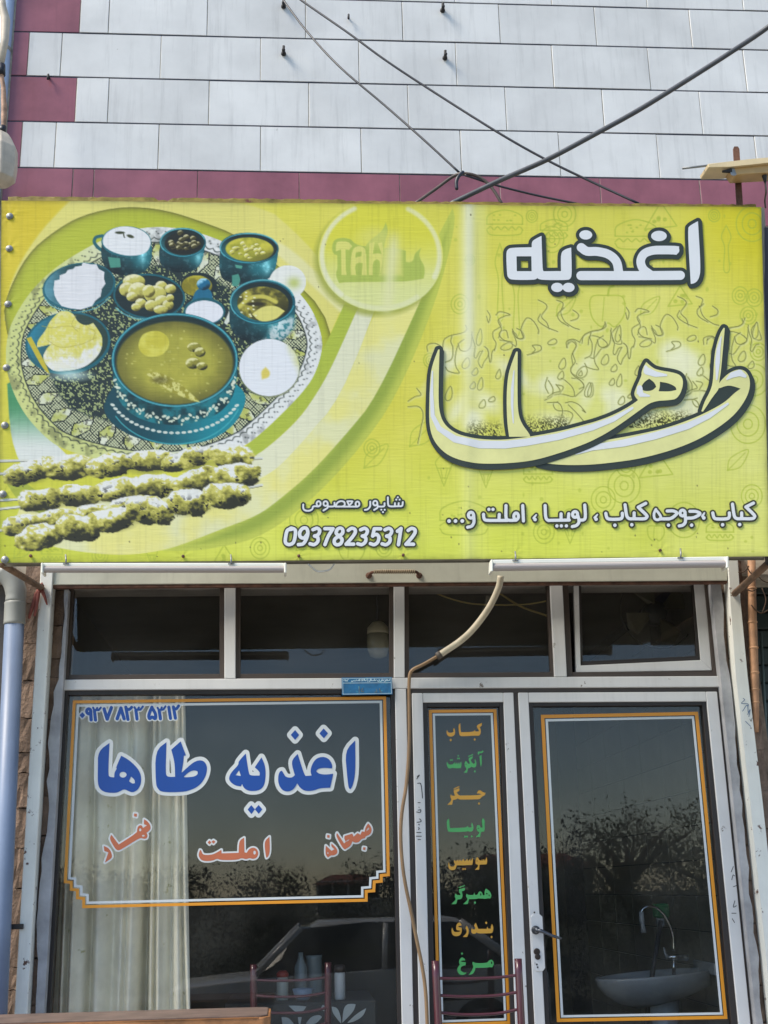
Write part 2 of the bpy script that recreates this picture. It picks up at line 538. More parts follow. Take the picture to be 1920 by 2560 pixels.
# ---- lines of the shop front, photo x at y=1700 and y=2560
def LX(a, b): return lambda y: a + (b - a) * (y - 1700.0) / 860.0
def LY(a, b): return lambda x: a + (b - a) * (x - 160.0) / 1641.0
def quad(xa, xb, ya, yb):
    """xa,xb functions of y; ya,yb functions of x (or constants)"""
    fy = lambda q, x: q(x) if callable(q) else q
    def pt(fx, q):
        y = fy(q, 900)
        for _ in range(4):
            x = fx(y); y = fy(q, x)
        return (fx(y), y)
    return [pt(xa, ya), pt(xb, ya), pt(xb, yb), pt(xa, yb)]
YW, YB, YG, YP = 0.02, 0.038, 0.062, -0.02
YBOT = 2945
v = dict(fl0=LX(159, 109), fl1=LX(172, 124), wr0=LX(976, 995), wr1=LX(987, 1005), ml1=LX(1015, 1034), sb=LX(1029, 1048), sl1=LX(1056, 1075),
         sg0=LX(1067, 1089), sg1=LX(1247, 1277), sr0=LX(1257, 1289), sr1=LX(1282, 1321), db=LX(1294, 1337), dl1=LX(1319, 1363), dg0=LX(1329, 1374),
         dg1=LX(1750, 1829), dr0=LX(1762, 1847), dr1=LX(1790, 1877), fr1=LX(1802, 1891), pl1=LX(1827, 1911), br1=LX(1839, 1924))
hy = dict(top=LY(1466, 1452), ts0=LY(1687, 1678), ts1=LY(1699, 1690), tb1=LY(1725, 1717), bb1=LY(1738, 1729))
# lintel board behind the shutter and head of the opening
slab('lintel', [quad(LX(120, 60), LX(1850, 1935), 1395, LY(1472, 1459))], 0.03, 0.2, CONCRETE, bld, 0)
# white fixed bars: transom bar, mullions
slab('frame_bar', [quad(v['fl0'], v['fr1'], hy['ts1'], hy['tb1'])], YW, 0.06, FRAME_WHITE, bld, 0.003)
tm = [(LX(561, 561), LX(589, 589)), (LX(985, 987), LX(1012, 1015)), (LX(1387, 1430), LX(1418, 1460))]
for a, b in tm:
    slab('frame_bar', [quad(a, b, hy['top'], lambda x: hy['ts1'](x) - 0.6)], YW, 0.06, FRAME_WHITE, bld, 0.003)
slab('frame_bar', [quad(v['wr1'], v['ml1'], lambda x: hy['tb1'](x) + 0.6, YBOT)], YW, 0.06, FRAME_WHITE, bld, 0.003)
# brown rebates around the openings
def frame4(xo0, xi0, xi1, xo1, yt0, yt1, yb1, yb0):
    return [quad(xo0, xi0, yt0, yb0), quad(xi1, xo1, yt0, yb0), quad(xi0, xi1, yt0, yt1), quad(xi0, xi1, yb1, yb0)]
def shiftx(f, d): return lambda y: f(y) + d
def shifty(f, d): return (lambda x: f(x) + d) if callable(f) else f + d
def pane(parent, xa, xb, ya, yb, Y=YG):
    return slab('pane', [quad(xa, xb, ya, yb)], Y, 0.005, GLASS, parent, 0)
# transom windows
trans = [(v['fl0'], shiftx(v['fl0'], 12), LX(549, 549), tm[0][0]),
         (tm[0][1], shiftx(tm[0][1], 12), LX(974, 976), tm[1][0]),
         (tm[1][1], shiftx(tm[1][1], 11), LX(1379, 1421), tm[2][0]),
         (tm[2][1], shiftx(tm[2][1], 14), LX(1785, 1870), LX(1800, 1889))]
tws = []
for i, (a, b, c_, d_) in enumerate(trans):
    tw = slab('transom_window', frame4(a, b, c_, d_, hy['top'], shifty(hy['top'], 2), hy['ts0'], shifty(hy['ts1'], 3)), YB, 0.05, FRAME_BROWN, bld, 0.0015)
    tws.append(tw)
    if i < 3: pane(tw, shiftx(b, -3), shiftx(c_, 3), hy['top'], shifty(hy['ts0'], 3))
# the last one holds a white sash hung slightly askew
tw = tws[3]
sash = [[(1434, 1464), (1447, 1464), (1452, 1676), (1440, 1681)], [(1735, 1461), (1762, 1461), (1780, 1676), (1752, 1651)],
        [(1440, 1681), (1444, 1664), (1752, 1650), (1780, 1676)]]
slab('sash', [sash[0]], 0.052, 0.03, FRAME_WHITE, tw, 0.002)
slab('sash', [sash[1]], 0.049, 0.03, FRAME_WHITE, tw, 0.002)
slab('sash', [sash[2]], 0.046, 0.03, FRAME_WHITE, tw, 0.002)
slab('bead', [[(1446, 1664), (1448, 1654), (1741, 1640), (1750, 1651)], [(1447, 1464), (1453, 1464), (1457, 1655), (1450, 1664)], [(1729, 1461), (1735, 1461), (1750, 1650), (1742, 1642)]], 0.055, 0.02, FRAME_DARK, tw, 0.001)
slab('pane', [[(1450, 1462), (1733, 1460), (1746, 1646), (1454, 1660)]], YG + 0.006, 0.005, GLASS, tw, 0)
# the big left window
win = slab('window', frame4(v['fl0'], v['fl1'], v['wr0'], v['wr1'], shifty(hy['tb1'], 0.6), hy['bb1'], 2880, YBOT), YB, 0.05, FRAME_DARK, bld, 0.0015)
pane(win, shiftx(v['fl1'], -4), shiftx(v['wr0'], 4), shifty(hy['bb1'], -4), 2884)
# fixed rebates round the two leaves
slab('frame_rebate', [quad(v['ml1'], v['sb'], shifty(hy['tb1'], 0.6), YBOT), quad(v['sb'], v['fr1'], shifty(hy['tb1'], 0.6), shifty(hy['bb1'], 1)),
                      quad(v['sr1'], v['db'], shifty(hy['bb1'], 1), YBOT), quad(v['dr1'], v['fr1'], shifty(hy['bb1'], 1), YBOT)], YB, 0.05, FRAME_BROWN, bld, 0.0015)
# side light leaf and door leaf
def leaf(name, x0, x1, x2, x3, g0, g1, yt0, yt1, yg0):
    lf = slab(name, [quad(x0, x1, yt0, YBOT - 6), quad(x2, x3, yt0, YBOT - 6)], YW + 0.004, 0.045, FRAME_WHITE, bld, 0.003)
    slab('rail', [quad(shiftx(x1, 0.4), shiftx(x2, -0.4), yt0, yt1)], YW + 0.0055, 0.04, FRAME_WHITE, lf, 0.003)
    slab('panel', [quad(shiftx(x1, 0.4), shiftx(x2, -0.4), 2606, YBOT - 6)], YW + 0.0055, 0.04, FRAME_WHITE, lf, 0.003)
    slab('bead', frame4(x1, g0, g1, x2, yt1, yg0, 2592, 2606), YB - 0.002, 0.04, FRAME_DARK, lf, 0.0015)
    pane(lf, shiftx(g0, -4), shiftx(g1, 4), shifty(yg0, -4), 2597)
    return lf
side = leaf('side_light', v['sb'], v['sl1'], v['sr0'], v['sr1'], v['sg0'], v['sg1'], LY(1737, 1729), LY(1761, 1752), LY(1773, 1763))
door = leaf('door', v['db'], v['dl1'], v['dr0'], v['dr1'], v['dg0'], v['dg1'], LY(1737, 1729), LY(1762, 1753), LY(1773, 1763))
# door lever, cover plate, key hole
pl = [(1332, 2286), (1350, 2286), (1356, 2292), (1363, 2420), (1357, 2428), (1340, 2428), (1334, 2420), (1327, 2292)]
plate = slab('lock_plate', [pl], YW - 0.003, 0.006, FRAME_WHITE, door, 0.0012)
c0 = up(1339, 2325, YW - 0.004)
hd = lathe('handle', [(0.021, 0.0), (0.021, -0.006), (0.014, -0.010), (0.011, -0.05), (0.012, -0.055)], c0, M('grey_steel', (96, 100, 106), 0.35, 0.1, 20, metal=0.8), door, 'Y', 16)
tube('lever', [c0 + Vector((0, -0.048, 0)), c0 + Vector((0.02, -0.052, -0.004)), up(1380, 2339, YW - 0.07), up(1404, 2347, YW - 0.075)], [0.010, 0.009, 0.0075, 0.006], M('grey_steel', (96, 100, 106)), hd, 10)
bm = bmesh.new()
k0 = up(1342, 2379, YW - 0.003); k1 = up(1344, 2392, YW - 0.003)
bm_lathe(bm, [(0.016, 0.001), (0.016, -0.004), (0.010, -0.0045)], k0, 'Y', 16)
bm_lathe(bm, [(0.014, 0.001), (0.014, -0.005), (0.009, -0.0055)], k1, 'Y', 16)
from_bm('key_cylinder', bm, M('dark_brass', (70, 60, 54), 0.45, 0.2, 20, metal=0.6), door, True)
for px, py in ((1336, 2281), (1342, 2411), (1344, 2418)):
    p = up(px, py, YW - 0.0035)
    lathe('screw_hole', [(0.0045, 0.0005), (0.0045, -0.0012)], p, INK, door, 'Y', 8)

# ---- jambs: clay blocks, plaster peeling off them, painted posts of the shutter
def jag(fx, y0, y1, amp, n, seed):
    r = random.Random(seed); out = []
    off = 0
    for i in range(n + 1):
        y = y0 + (y1 - y0) * i / n
        off = off * 0.6 + r.uniform(-amp, amp)
        out.append((fx(y) + off, y))
    return out
def blocks(fx0, fx1, Y, y0, y1, seed):
    r = random.Random(seed)
    za, zb = up(fx0(y1), y1, Y).z, up(fx0(y0), y0, Y).z
    z = za
    while z < zb:
        h = r.choice([0.19, 0.21, 0.10, 0.17]); z2 = min(z + h, zb + 0.05)
        yy = lambda zz: y1 + (y0 - y1) * (zz - za) / (zb - za)
        bm = bmesh.new()
        d = r.uniform(-0.006, 0.006)
        xa0, xa1 = up(fx0(yy(z)), yy(z), Y).x, up(fx1(yy(z)), yy(z), Y).x
        xb0, xb1 = up(fx0(yy(z2)), yy(z2), Y).x, up(fx1(yy(z2)), yy(z2), Y).x
        g = 0.0025
        bm_prism(bm, [(xa0, Y + d, z + g), (xa1, Y + d, z + g), (xb1, Y + d, z2 - g), (xb0, Y + d, z2 - g)],
                 [(xa0, Y + 0.12, z + g), (xa1, Y + 0.12, z + g), (xb1, Y + 0.12, z2 - g), (xb0, Y + 0.12, z2 - g)])
        bmesh.ops.subdivide_edges(bm, edges=[e for e in bm.edges], cuts=2, use_grid_fill=True)
        for vv in bm.verts:
            vv.co += Vector((r.uniform(-.004, .004), r.uniform(-.005, .005), r.uniform(-.004, .004)))
        from_bm('brick', bm, BRICK, bld)
        z = z2
MORT = M('mortar', (150, 130, 112), 0.95, 0.25, 12, 0.6, 60)
slab('jamb', [quad(LX(30, -20), LX(158, 108), 1400, YBOT)], 0.045, 0.25, MORT, bld, 0)
slab('jamb', [quad(LX(1803, 1892), LX(1900, 2010), 1396, YBOT)], 0.045, 0.25, MORT, bld, 0)
blocks(LX(53, 12), LX(86, 36), -0.03, 1400, YBOT, 1)
blocks(LX(116, 66), LX(150, 104), 0.016, 1470, YBOT, 2)
blocks(LX(1812, 1897), LX(1842, 1932), 0.016, 1455, YBOT, 3)
blocks(LX(1866, 1960), LX(1888, 1990), -0.03, 1395, YBOT, 4)
lp = jag(LX(135, 85), 1474, YBOT, 5.0, 46, 11)
lp = [(x + (13 if y < 1700 else 0), y) for x, y in lp]
slab('plaster', [lp + [(v['fl0'](YBOT) - 0.5, YBOT), (v['fl0'](1474) - 0.5, 1474)]], YP, 0.06, PLASTER, bld, 0)
rp = jag(LX(1825, 1909), 1458, YBOT, 4.0, 46, 12)
slab('plaster', [[(v['fr1'](1458) + 0.5, 1458)] + rp + [(v['fr1'](YBOT) + 0.5, YBOT)]], YP, 0.06, PLASTER, bld, 0)
# interior of the room
FLO = 0.35
IX0, IX1 = up(60, 1700, 0.1).x, up(1826, 1725, 0.14).x + 0.03
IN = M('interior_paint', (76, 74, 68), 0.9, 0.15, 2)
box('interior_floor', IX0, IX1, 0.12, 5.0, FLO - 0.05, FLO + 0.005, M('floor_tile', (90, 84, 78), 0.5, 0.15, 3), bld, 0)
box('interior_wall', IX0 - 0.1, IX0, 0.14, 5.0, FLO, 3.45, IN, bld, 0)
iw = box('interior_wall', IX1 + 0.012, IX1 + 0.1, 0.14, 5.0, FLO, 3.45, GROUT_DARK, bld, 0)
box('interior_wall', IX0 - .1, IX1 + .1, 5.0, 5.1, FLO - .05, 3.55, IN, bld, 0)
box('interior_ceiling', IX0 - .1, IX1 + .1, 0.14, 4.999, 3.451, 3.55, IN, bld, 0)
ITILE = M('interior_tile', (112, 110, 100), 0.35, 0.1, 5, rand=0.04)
bmu = bmesh.new(); bm_prism(bmu, [(0, 0.003, 0.003), (0, 0.497, 0.003), (0, 0.497, 0.197), (0, 0.003, 0.197)], [(0.012, 0.003, 0.003), (0.012, 0.497, 0.003), (0.012, 0.497, 0.197), (0.012, 0.003, 0.197)])
bmesh.ops.recalc_face_normals(bmu, faces=bmu.faces)
mtile = bpy.data.meshes.new('tile'); bmu.to_mesh(mtile); bmu.free(); mtile.materials.append(ITILE)
for j in range(15):
    for i in range(8):
        o = bpy.data.objects.new('tile', mtile); C.objects.link(o); o.parent = iw
        o.location = Vector((IX1, 0.16 + i * 0.5 - (0.0 if j % 2 else 0.0), FLO + 0.02 + j * 0.2)) - wloc(iw)

# ---- vinyl on the glass
YD = YG - 0.0016
def ring_poly(name, outer, inner, mat, parent, Y=YD):
    n = len(outer); polys = [[outer[i], outer[(i + 1) % n], inner[(i + 1) % n], inner[i]] for i in range(n)]
    return polys_obj(name, polys, Y, mat, parent)
def T(ox, oy, sc, pts): return [(ox + x * sc, oy + y * sc) for x, y in pts]
def inset(pts, d):
    n = len(pts); out = []
    P = [np.array(p, float) for p in pts]
    A = sum(P[i][0] * P[(i + 1) % n][1] - P[(i + 1) % n][0] * P[i][1] for i in range(n))
    s = 1 if A > 0 else -1
    for i in range(n):
        a, b, c = P[i - 1], P[i], P[(i + 1) % n]
        u = (b - a) / np.hypot(*(b - a)); w = (c - b) / np.hypot(*(c - b))
        nu = np.array([-u[1], u[0]]) * s; nw = np.array([-w[1], w[0]]) * s
        k = (nu + nw); k = k / max(0.3, (1 + nu @ nw))
        out.append(tuple(b + k * d))
    return out
wb = T(100, 1700, 0.5546, [(148, 92), (1560, 74), (1577, 884), (1545, 887), (1545, 913), (1513, 916), (1511, 956), (1477, 959), (1477, 999), (190, 1029), (190, 991), (162, 988), (162, 953), (134, 950), (134, 918), (107, 916)])
ring_poly('vinyl_border', wb, inset(wb, 7.5), ORANGE, win)
w2 = inset(wb, 10.5); ring_poly('vinyl_border', w2, inset(w2, 6), WVINYL, win)
db_ = T(1300, 1700, 0.3887, [(134, 224), (1145, 204), (1335, 2180), (237, 2200)])
ring_poly('vinyl_border', db_, inset(db_, 8.5), ORANGE, door)
d2 = inset(db_, 11.0); ring_poly('vinyl_border', d2, inset(d2, 6.0), WVINYL, door)
sb_ = [(1072, 1774.5), (1241, 1773), (1276, 2560), (1094, 2566)]
ring_poly('vinyl_border', sb_, inset(sb_, 7.5), ORANGE, side)
s2 = inset(sb_, 9.5); ring_poly('vinyl_border', s2, inset(s2, 5.5), WVINYL, side)

NOUT = [0]
def two(g, mf, mo, lvl, parent, step=0.8, shift=None, Y=YD, dy=0.0014):
    NOUT[0] += 1
    o = letter(g, Y - 0.00018 * (NOUT[0] % 4), mo, parent, lvl, 'lettering_outline', step, shift)
    return letter(g, Y - dy, mf, parent, 0.0, 'lettering', step)
g = Glyph(220, 1800, 0.205)
g.p((122, 380), (262, 280), (245, 660), (262, 695), (320, 700), (322, 640), (350, 595), (340, 580), (405, 435), (480, 475), (560, 540), (620, 610), (650, 690), (645, 780), (610, 850), (545, 885), (500, 870), (440, 840), (390, 870), (340, 890), (220, 885), (150, 850), (118, 780), (120, 600))
g.e(427, 667, 43, 35, True).h((525, 688), (570, 730), (572, 770), (540, 778), (500, 745))
two(g, BLUEV, WVINYL, 9.3, win)
g = Glyph(220, 1800, 0.205)
g.p((820, 375), (957, 270), (945, 640), (960, 685), (1000, 695), (1062, 692), (1058, 520), (1015, 362), (1130, 260), (1195, 432), (1168, 437), (1165, 500), (1140, 645), (1230, 560), (1310, 500), (1390, 487), (1440, 530), (1455, 600), (1430, 700), (1370, 790), (1270, 850), (1150, 880), (900, 880), (850, 840), (825, 770))
g.h((1165, 695), (1220, 640), (1290, 610), (1335, 625), (1340, 660), (1300, 690), (1200, 700))
two(g, BLUEV, WVINYL, 9.3, win)
g = Glyph(550, 1800, 0.217)
g.p((210, 480), (297, 385), (330, 610), (350, 640), (455, 640), (460, 600), (400, 545), (478, 430), (520, 520), (528, 640), (510, 760), (450, 815), (330, 820), (270, 780), (255, 735), (240, 765), (170, 755), (105, 700), (105, 650), (140, 590), (215, 515))
g.h((180, 635), (220, 580), (240, 645), it=0)
g.p((318, 1032), (360, 980), (402, 1028), (362, 1085), it=0).p((402, 1028), (445, 978), (488, 1030), (445, 1082), it=0)
two(g, BLUEV, WVINYL, 9.3, win)
g = Glyph(550, 1800, 0.217)
g.p((815, 475), (895, 390), (960, 600), (985, 645), (1055, 640), (1040, 590), (1060, 510), (1110, 440), (1190, 420), (1260, 450), (1295, 520), (1290, 558), (1200, 550), (1130, 560), (1108, 590), (1140, 620), (1220, 630), (1305, 618), (1270, 780), (1150, 785), (1080, 815), (980, 820), (920, 780), (890, 730), (850, 800), (780, 830), (710, 805), (670, 730), (670, 640), (690, 590), (715, 585), (735, 620), (760, 660), (830, 665), (862, 635))
g.p((815, 172), (865, 115), (912, 172), (865, 230), it=0).p((1145, 155), (1193, 97), (1245, 153), (1197, 212), it=0)
two(g, BLUEV, WVINYL, 9.3, win)
g = Glyph(550, 1800, 0.217).p((1440, 355), (1557, 235), (1562, 600), (1530, 760), (1500, 800), (1480, 780), (1465, 650))
two(g, BLUEV, WVINYL, 9.3, win)
# terracotta words
g = Glyph(240, 2020, 0.09645)
g.p((345, 800), (400, 690), (590, 945), (1065, 640), (1062, 560), (1090, 470), (1150, 440), (1200, 460), (1215, 520), (1320, 450), (1240, 420), (1245, 290), (1330, 340), (1400, 430), (1420, 520), (1380, 590), (1310, 640), (1340, 720), (1310, 790), (1230, 800), (1150, 760), (640, 1085), (560, 1100), (500, 1060))
g.e(1145, 565, 30, 40, True).e(1225, 718, 36, 22, True)
g.p((200, 985), (300, 1020), (380, 1110), (415, 1220), (410, 1300), (230, 1415), (320, 1150), (215, 1110)).p((990, 140), (1062, 150), (1055, 228), (980, 215), it=0)
two(g, REDV, WVINYL, 4.0, win, 0.6)
g = Glyph(480, 2070, 0.1266)
g.p((125, 520), (160, 430), (180, 440), (210, 520), (280, 535), (400, 525), (480, 490), (580, 430), (585, 500), (920, 490), (930, 250), (1030, 190), (1035, 480), (1080, 490), (1120, 420), (1200, 380), (1280, 410), (1315, 500), (1280, 590), (1200, 615), (1140, 590), (1070, 620), (980, 590), (900, 630), (560, 635), (500, 600), (400, 650), (220, 655), (150, 600))
g.e(1235, 485, 25, 38, True).p((1425, 265), (1530, 170), (1540, 450), (1510, 560), (1470, 590), (1455, 540))
g.p((308, 285), (345, 245), (383, 285), (345, 325), it=0).p((383, 270), (425, 240), (465, 270), (425, 312), it=0)
two(g, REDV, WVINYL, 4.0, win, 0.6)
g = Glyph(790, 2030, 0.09645)
g.p((515, 620), (545, 540), (730, 815), (770, 775), (730, 690), (740, 620), (940, 560), (975, 640), (1060, 560), (1080, 545), (1150, 590), (1190, 500), (1260, 515), (1280, 400), (1350, 295), (1420, 370), (1450, 480), (1400, 590), (1280, 630), (1270, 680), (1170, 700), (1120, 780), (1020, 800), (940, 760), (900, 880), (750, 970), (690, 930))
g.h((1300, 500), (1320, 440), (1370, 400), (1378, 445)).h((775, 775), (790, 735), (870, 705), (840, 745))
g.p((255, 870), (400, 1005), (480, 965), (395, 900), (400, 815), (500, 900), (560, 1000), (540, 1090), (450, 1130), (390, 1120), (310, 1180), (255, 1120), (245, 1000)).h((290, 1030), (335, 1065), (295, 1090), it=0)
g.p((292, 592), (355, 605), (350, 675), (285, 660), it=0).p((1225, 910), (1288, 920), (1275, 992), (1215, 975), it=0)
two(g, REDV, WVINYL, 4.0, win, 0.6)
g = Glyph(160, 1730, 0.217)
g.d(211, 268, 34, 36)
g.ring(285, 222, 24, 28, 18).s(19, (306, 215), (312, 320), n=0)
g.s(12, (335, 180), (348, 208), (372, 206), (382, 184), n=0).s(12, (372, 208), (400, 208), (424, 180), n=0).s(18, (350, 215), (362, 322), n=0)
g.s(19, (462, 195), (497, 312), n=0).s(19, (497, 312), (545, 180), n=0)
g.s(19, (612, 308), (655, 185), n=0).s(19, (655, 185), (692, 308), n=0)
g.s(18, (712, 175), (736, 315), n=0).s(16, (715, 188), (748, 202), (780, 175))
g.s(12, (812, 176), (826, 204), (852, 202), (862, 178), n=0).s(12, (852, 204), (882, 202), (908, 168), n=0).s(18, (828, 210), (840, 310), n=0)
g.s(18, (1012, 175), (978, 260), (985, 305), (1015, 288), (1050, 305), (1052, 250), (1012, 178))
g.s(12, (1078, 182), (1092, 206), (1116, 204), (1126, 178), n=0).s(12, (1116, 206), (1144, 202), (1168, 166), n=0).s(18, (1096, 212), (1110, 308), n=0)
g.s(18, (1207, 175), (1226, 303), n=0)
g.s(18, (1260, 172), (1282, 300), n=0).s(16, (1262, 182), (1292, 194), (1320, 160))
two(g, BLUEV, WVINYL, 3.2, win, 0.6)
# menu words on the narrow pane
def word(g, mat): return letter(g, YD, mat, side, 0.0, 'lettering', 0.45)
g = Glyph(1100, 1790, 0.0844)
g.p((545, 260), (600, 215), (610, 440), (630, 480), (1000, 470), (1030, 410), (1050, 460), (1150, 455), (1160, 430), (1090, 330), (1095, 270), (1245, 200), (1240, 290), (1175, 330), (1210, 400), (1205, 530), (1150, 590), (1050, 580), (620, 605), (580, 570), (560, 480))
g.p((190, 470), (210, 410), (235, 480), (290, 500), (370, 490), (410, 450), (385, 420), (415, 350), (450, 440), (445, 540), (390, 600), (290, 615), (210, 570)).d(318, 712, 36).d(1028, 695, 34)
word(g, GOLDV)
g = Glyph(1100, 1790, 0.0844)
g.p((1170, 1190), (1230, 1160), (1240, 1420), (1210, 1510), (1185, 1400)).s(22, (1140, 1120), (1150, 1075), (1225, 1078), (1265, 1045))
g.p((725, 1400), (760, 1330), (800, 1360), (820, 1410), (890, 1415), (845, 1290), (855, 1240), (970, 1190), (965, 1260), (905, 1300), (950, 1390), (1000, 1420), (1045, 1380), (1020, 1330), (1045, 1270), (1085, 1400), (1070, 1500), (1000, 1535), (930, 1500), (880, 1540), (830, 1550), (800, 1680), (700, 1675), (780, 1600), (780, 1540), (730, 1490)).e(768, 1436, 20, 14, True)
g.s(14, (850, 1195), (970, 1145), n=0).d(1033, 1640, 32)
g.p((190, 1410), (215, 1350), (240, 1420), (310, 1445), (390, 1430), (440, 1360), (455, 1440), (500, 1370), (520, 1440), (560, 1370), (580, 1440), (625, 1340), (640, 1440), (620, 1540), (560, 1550), (430, 1550), (380, 1530), (300, 1560), (230, 1540))
for q in ((315, 1305), (357, 1305), (540, 1180), (525, 1260), (570, 1260)): g.d(q[0], q[1], 25)
word(g, GREENV)
g = Glyph(1100, 1940, 0.0844)
g.p((300, 610), (320, 545), (360, 590), (450, 580), (405, 480), (410, 420), (575, 360), (575, 440), (490, 485), (560, 575), (620, 580), (1130, 570), (1230, 540), (1140, 510), (1090, 525), (1130, 430), (1190, 415), (1270, 480), (1350, 500), (1330, 575), (1270, 590), (1180, 680), (1130, 690), (620, 700), (560, 690), (525, 660), (470, 700), (385, 710), (360, 850), (215, 855), (330, 740), (340, 690)).s(13, (410, 385), (565, 315), n=0).d(1155, 815, 34)
word(g, GOLDV)
g = Glyph(1100, 1940, 0.0844)
g.p((195, 1320), (268, 1265), (285, 1500), (300, 1545), (790, 1530), (820, 1470), (850, 1530), (930, 1520), (945, 1490), (915, 1450), (950, 1375), (995, 1500), (980, 1610), (930, 1650), (860, 1650), (830, 1630), (780, 1650), (280, 1665), (225, 1620), (205, 1480))
g.p((1080, 1510), (1110, 1450), (1170, 1455), (1205, 1530), (1260, 1530), (1230, 1310), (1275, 1240), (1335, 1350), (1315, 1370), (1330, 1550), (1310, 1640), (1210, 1660), (1190, 1800), (1050, 1810), (1165, 1700), (1160, 1660), (1090, 1620)).e(1138, 1553, 22, 14, True)
g.d(742, 1800, 32).d(800, 1795, 32).d(942, 1790, 32)
word(g, GREENV)
g = Glyph(1100, 2120, 0.0904)
g.p((980, 340), (1010, 265), (1050, 260), (1085, 340), (1150, 350), (1160, 300), (1180, 360), (1215, 300), (1240, 360), (1290, 250), (1310, 360), (1290, 450), (1210, 455), (1095, 460), (1080, 600), (960, 605), (1050, 520), (1050, 465), (985, 440)).e(1025, 358, 18, 13, True)
g.p((225, 460), (245, 385), (265, 480), (310, 520), (390, 510), (420, 440), (380, 400), (395, 330), (440, 370), (490, 320), (510, 370), (555, 315), (580, 370), (655, 300), (680, 370), (760, 300), (775, 370), (830, 300), (850, 370), (900, 265), (915, 380), (890, 465), (800, 470), (690, 475), (460, 480), (440, 570), (390, 610), (300, 615), (235, 560)).d(640, 580, 28).d(695, 580, 28)
word(g, GOLDV)
g = Glyph(1100, 2120, 0.0904)
g.p((710, 1330), (740, 1255), (770, 1300), (920, 1300), (950, 1235), (975, 1300), (1040, 1290), (1070, 1210), (1120, 1195), (1165, 1230), (1190, 1310), (1235, 1300), (1230, 1210), (1265, 1120), (1350, 1170), (1410, 1250), (1425, 1330), (1390, 1400), (1330, 1390), (1230, 1410), (1180, 1395), (1120, 1400), (1060, 1390), (1000, 1415), (800, 1415), (770, 1550), (635, 1555), (750, 1450), (760, 1400))
g.e(1127, 1285, 15, 36, True).e(1293, 1262, 22, 20, True).e(1360, 1310, 15, 22, True)
g.p((400, 1330), (435, 1255), (470, 1305), (570, 1300), (520, 1190), (525, 1140), (690, 1095), (685, 1170), (605, 1200), (630, 1310), (610, 1390), (560, 1420), (480, 1425), (450, 1550), (310, 1555), (430, 1440), (430, 1390)).s(12, (525, 1095), (680, 1040), n=0).d(968, 1510, 34)
word(g, GREENV)
g = Glyph(1110, 2280, 0.0904)
g.p((750, 510), (770, 440), (790, 480), (850, 480), (870, 440), (830, 370), (880, 295), (920, 400), (950, 465), (1180, 465), (1200, 400), (1220, 460), (1300, 460), (1290, 420), (1325, 325), (1370, 420), (1350, 560), (1300, 590), (930, 595), (900, 560), (870, 600), (800, 605), (760, 570))
g.p((590, 450), (625, 380), (680, 460), (685, 580), (640, 690), (515, 690), (620, 590), (630, 500))
g.p((205, 520), (225, 425), (245, 480), (275, 540), (330, 555), (430, 545), (460, 520), (350, 500), (330, 430), (350, 340), (400, 290), (460, 300), (490, 370), (440, 375), (385, 400), (430, 420), (490, 440), (495, 550), (450, 640), (370, 670), (280, 665), (220, 610)).d(1168, 300, 34).d(1315, 690, 32)
word(g, GOLDV)
g = Glyph(1110, 2280, 0.0904)
g.p((780, 1430), (800, 1370), (850, 1415), (1200, 1410), (1240, 1340), (1310, 1315), (1370, 1370), (1380, 1450), (1330, 1535), (1250, 1520), (1210, 1540), (870, 1545), (850, 1640), (790, 1720), (680, 1740), (780, 1610), (815, 1500)).e(1318, 1405, 18, 36, True)
g.p((410, 1400), (430, 1300), (500, 1250), (570, 1290), (590, 1340), (520, 1340), (460, 1360), (500, 1380), (610, 1390), (590, 1475), (510, 1490), (460, 1540), (455, 1610), (490, 1645), (560, 1680), (640, 1670), (560, 1740), (440, 1740), (370, 1650), (365, 1560), (440, 1450)).d(498, 1150, 32)
word(g, GREENV)
# marker scribbles on the frame and the post
g = Glyph(980, 1700, 0.217)
for s_ in ([(285, 1140), (315, 1095), (290, 1115)], [(295, 1190), (330, 1195), (345, 1280), (352, 1360)], [(300, 1413), (325, 1413)], [(310, 1465), (312, 1468)],
           [(285, 1520), (325, 1525), (330, 1495), (300, 1500)], [(290, 1640), (335, 1630), (325, 1605), (315, 1600)], [(305, 1665), (318, 1668)], [(305, 1700), (315, 1710), (305, 1722)],
           [(285, 1757), (335, 1757)], [(280, 1800), (338, 1800)], [(300, 1838), (330, 1838)]):
    g.s(4.5, *s_)
letter(g, YW + 0.0025, INK, side, 0.0, 'marker_writing', 0.6)
g = Glyph(1300, 1700, 0.3887)
for s_ in ([(1358, 1235), (1372, 1200)], [(1362, 1285), (1370, 1255), (1380, 1260)], [(1372, 1330), (1392, 1322)], [(1382, 1420), (1372, 1460), (1392, 1452)], [(1362, 1500), (1390, 1500)], [(1365, 1535), (1380, 1560)]):
    g.s(2.2, *s_)
letter(g, YW + 0.0025, INK, door, 0.0, 'marker_writing', 0.6)

